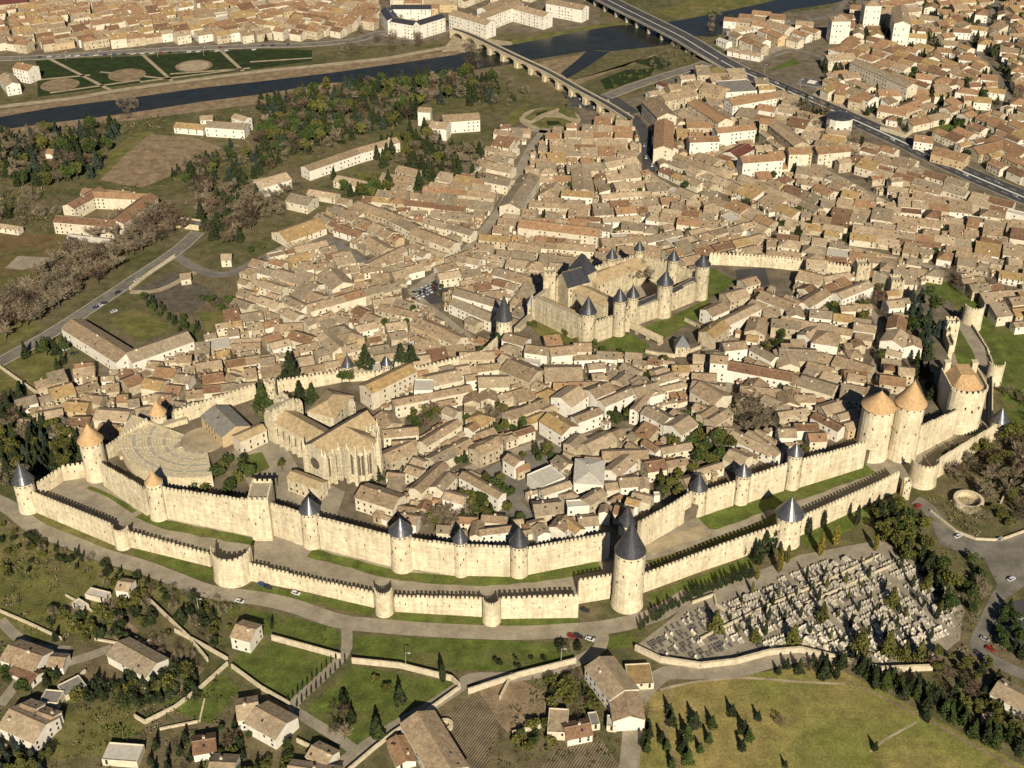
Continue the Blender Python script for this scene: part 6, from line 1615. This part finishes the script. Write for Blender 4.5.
def car(px,py,ang_px=None,P=None,th=None,where='parked',z=.13):
    k=TR.choices(range(5),[4,.6,3,2,1])[0]; P=P or at(px,py,z); px,py=to_px(P)
    if th is None:
        q=at(px+ang_px[0],py+ang_px[1],z); th=math.atan2(q.y-P.y,q.x-P.x)
    o_=link(where+'_car',CM[k],None,(P[0],P[1],z),th); auto(o_,f'{CNAME[k]} {where} car','car',px,py,'cars '+('parked in streets and lots' if where=='parked' else 'driving on the roads'))
for i in range(20):
    x=414+i%7*4.2+(i//7)*2; y=300-(i%7)*2.0-(i//7)*4; car(x,y,(3,4),z=.11)
for i in range(22): car(942+(i%11)*4.2,178+(i%11)*2.6+(i//11)*9,(4,-3),z=.1)
for x,y in ((96,308),(100,306),(104,304),(114,312),(262,277),(268,274),(274,271),(62,347),(66,350),(74,354)): car(x,y,(6,-2))
for x,y in ((505,505),(511,503),(517,501),(523,499),(496,520)): car(x,y,(3,3))
for x,y in ((572,637),(578,637),(296,594),(585,611),(240,602),(268,588),(262,585),(590,640)): car(x,y,(6,2))
for i in range(14): car(566+(i%7)*7,98+(i//7)*8+(i%7)*.5,(2,4),z=.11)
for x,y in ((648,140),(649,150),(646,158),(652,166),(644,146),(541,140),(536,147),(532,152)): car(x,y,(0,6))
Qa,La,Ra=ribbon([(735,68),(760,79),(850,118),(905,143),(960,170),(1060,212)],9,.15)
for i in range(2,len(La)-1,4):
    S=(La,Ra)[(i//4)%2]; dd=S[i+1]-S[i]; car(0,0,P=S[i],th=math.atan2(dd.y,dd.x),where='moving',z=.15)
for x,y in ((118,293),(137,281),(170,51),(220,48),(100,52),(288,45),(918,507),(958,537),(1000,540),(1011,580)): car(x,y,(6,-3),where='moving')
for i in range(26):
    x=40+i*9.3; car(x,56-.035*x+3 if x<256 else 46,(6,-1),z=.14)
for x,y in ((985,640),(990,650),(1000,642),(1008,630),(1015,645),(1010,612),(1018,618)): car(x,y,(4,2),z=.1)
# lamps
def lamp(px,py,h=9):
    P=at(px,py); t=link('street_lamp',None,None,tuple(P)); auto(t,'slim grey street lamp','street lamp',px,py,'street lamps')
    b=MB(); b.lathe(0,0,[(.16,0),(.09,h)],CONCRETE,6); b.build('pole',t)
    b=MB(); b.box(-.15,1.8,-.1,.1,h-.05,h+.05,CONCRETE); b.box(1.2,2.2,-.25,.25,h-.15,h+.05,WALLS[2]); b.build('lamp_head',t)
for p_ in ((406,668,9),(561,664,9),(199,612,8),(764,74),(800,89),(840,107),(880,124),(920,143),(958,161),(995,178)): lamp(*p_)
for x in range(20,250,46): lamp(x,62-x*.03,8)
resolve()
# ------------------------------------------------------------------ light, sky, camera
SUN_EL,SUN_AZ=R(32),R(-6)     # shadows fall away from the camera, slightly to the left
w=bpy.data.worlds.new('World'); bpy.context.scene.world=w; w.use_nodes=True
n_=w.node_tree.nodes; bg=n_['Background']; sky=n_.new('ShaderNodeTexSky'); sky.sky_type='NISHITA'; sky.sun_disc=False
sky.sun_elevation=SUN_EL; sky.sun_rotation=R(174); sky.altitude=400; sky.air_density=.55; sky.dust_density=.4
w.node_tree.links.new(sky.outputs[0],bg.inputs['Color']); bg.inputs['Strength'].default_value=.05
sd=bpy.data.lights.new('sun','SUN'); sd.energy=5.0; sd.angle=R(.5); sd.color=(1,.905,.725)
so=bpy.data.objects.new('sun',sd); C.objects.link(so)
# direction from scene to sun: behind the camera (-Y), a touch to the right
dirs=Vector((math.cos(SUN_EL)*.14,-math.cos(SUN_EL),math.sin(SUN_EL))).normalized()
so.rotation_euler=dirs.to_track_quat('Z','Y').to_euler()
cd=bpy.data.cameras.new('camera'); cd.sensor_width=36; cd.lens=F/1024*36; cd.clip_start=1; cd.clip_end=20000
co=bpy.data.objects.new('camera',cd); C.objects.link(co); co.location=(0,0,H); co.rotation_euler=(math.pi/2-PITCH,0,0)
S=bpy.context.scene; S.camera=co; S.render.engine='CYCLES'; S.cycles.diffuse_bounces=1
S.view_settings.view_transform='Standard'; S.view_settings.look='None'; S.view_settings.gamma=1; S.view_settings.exposure=.2
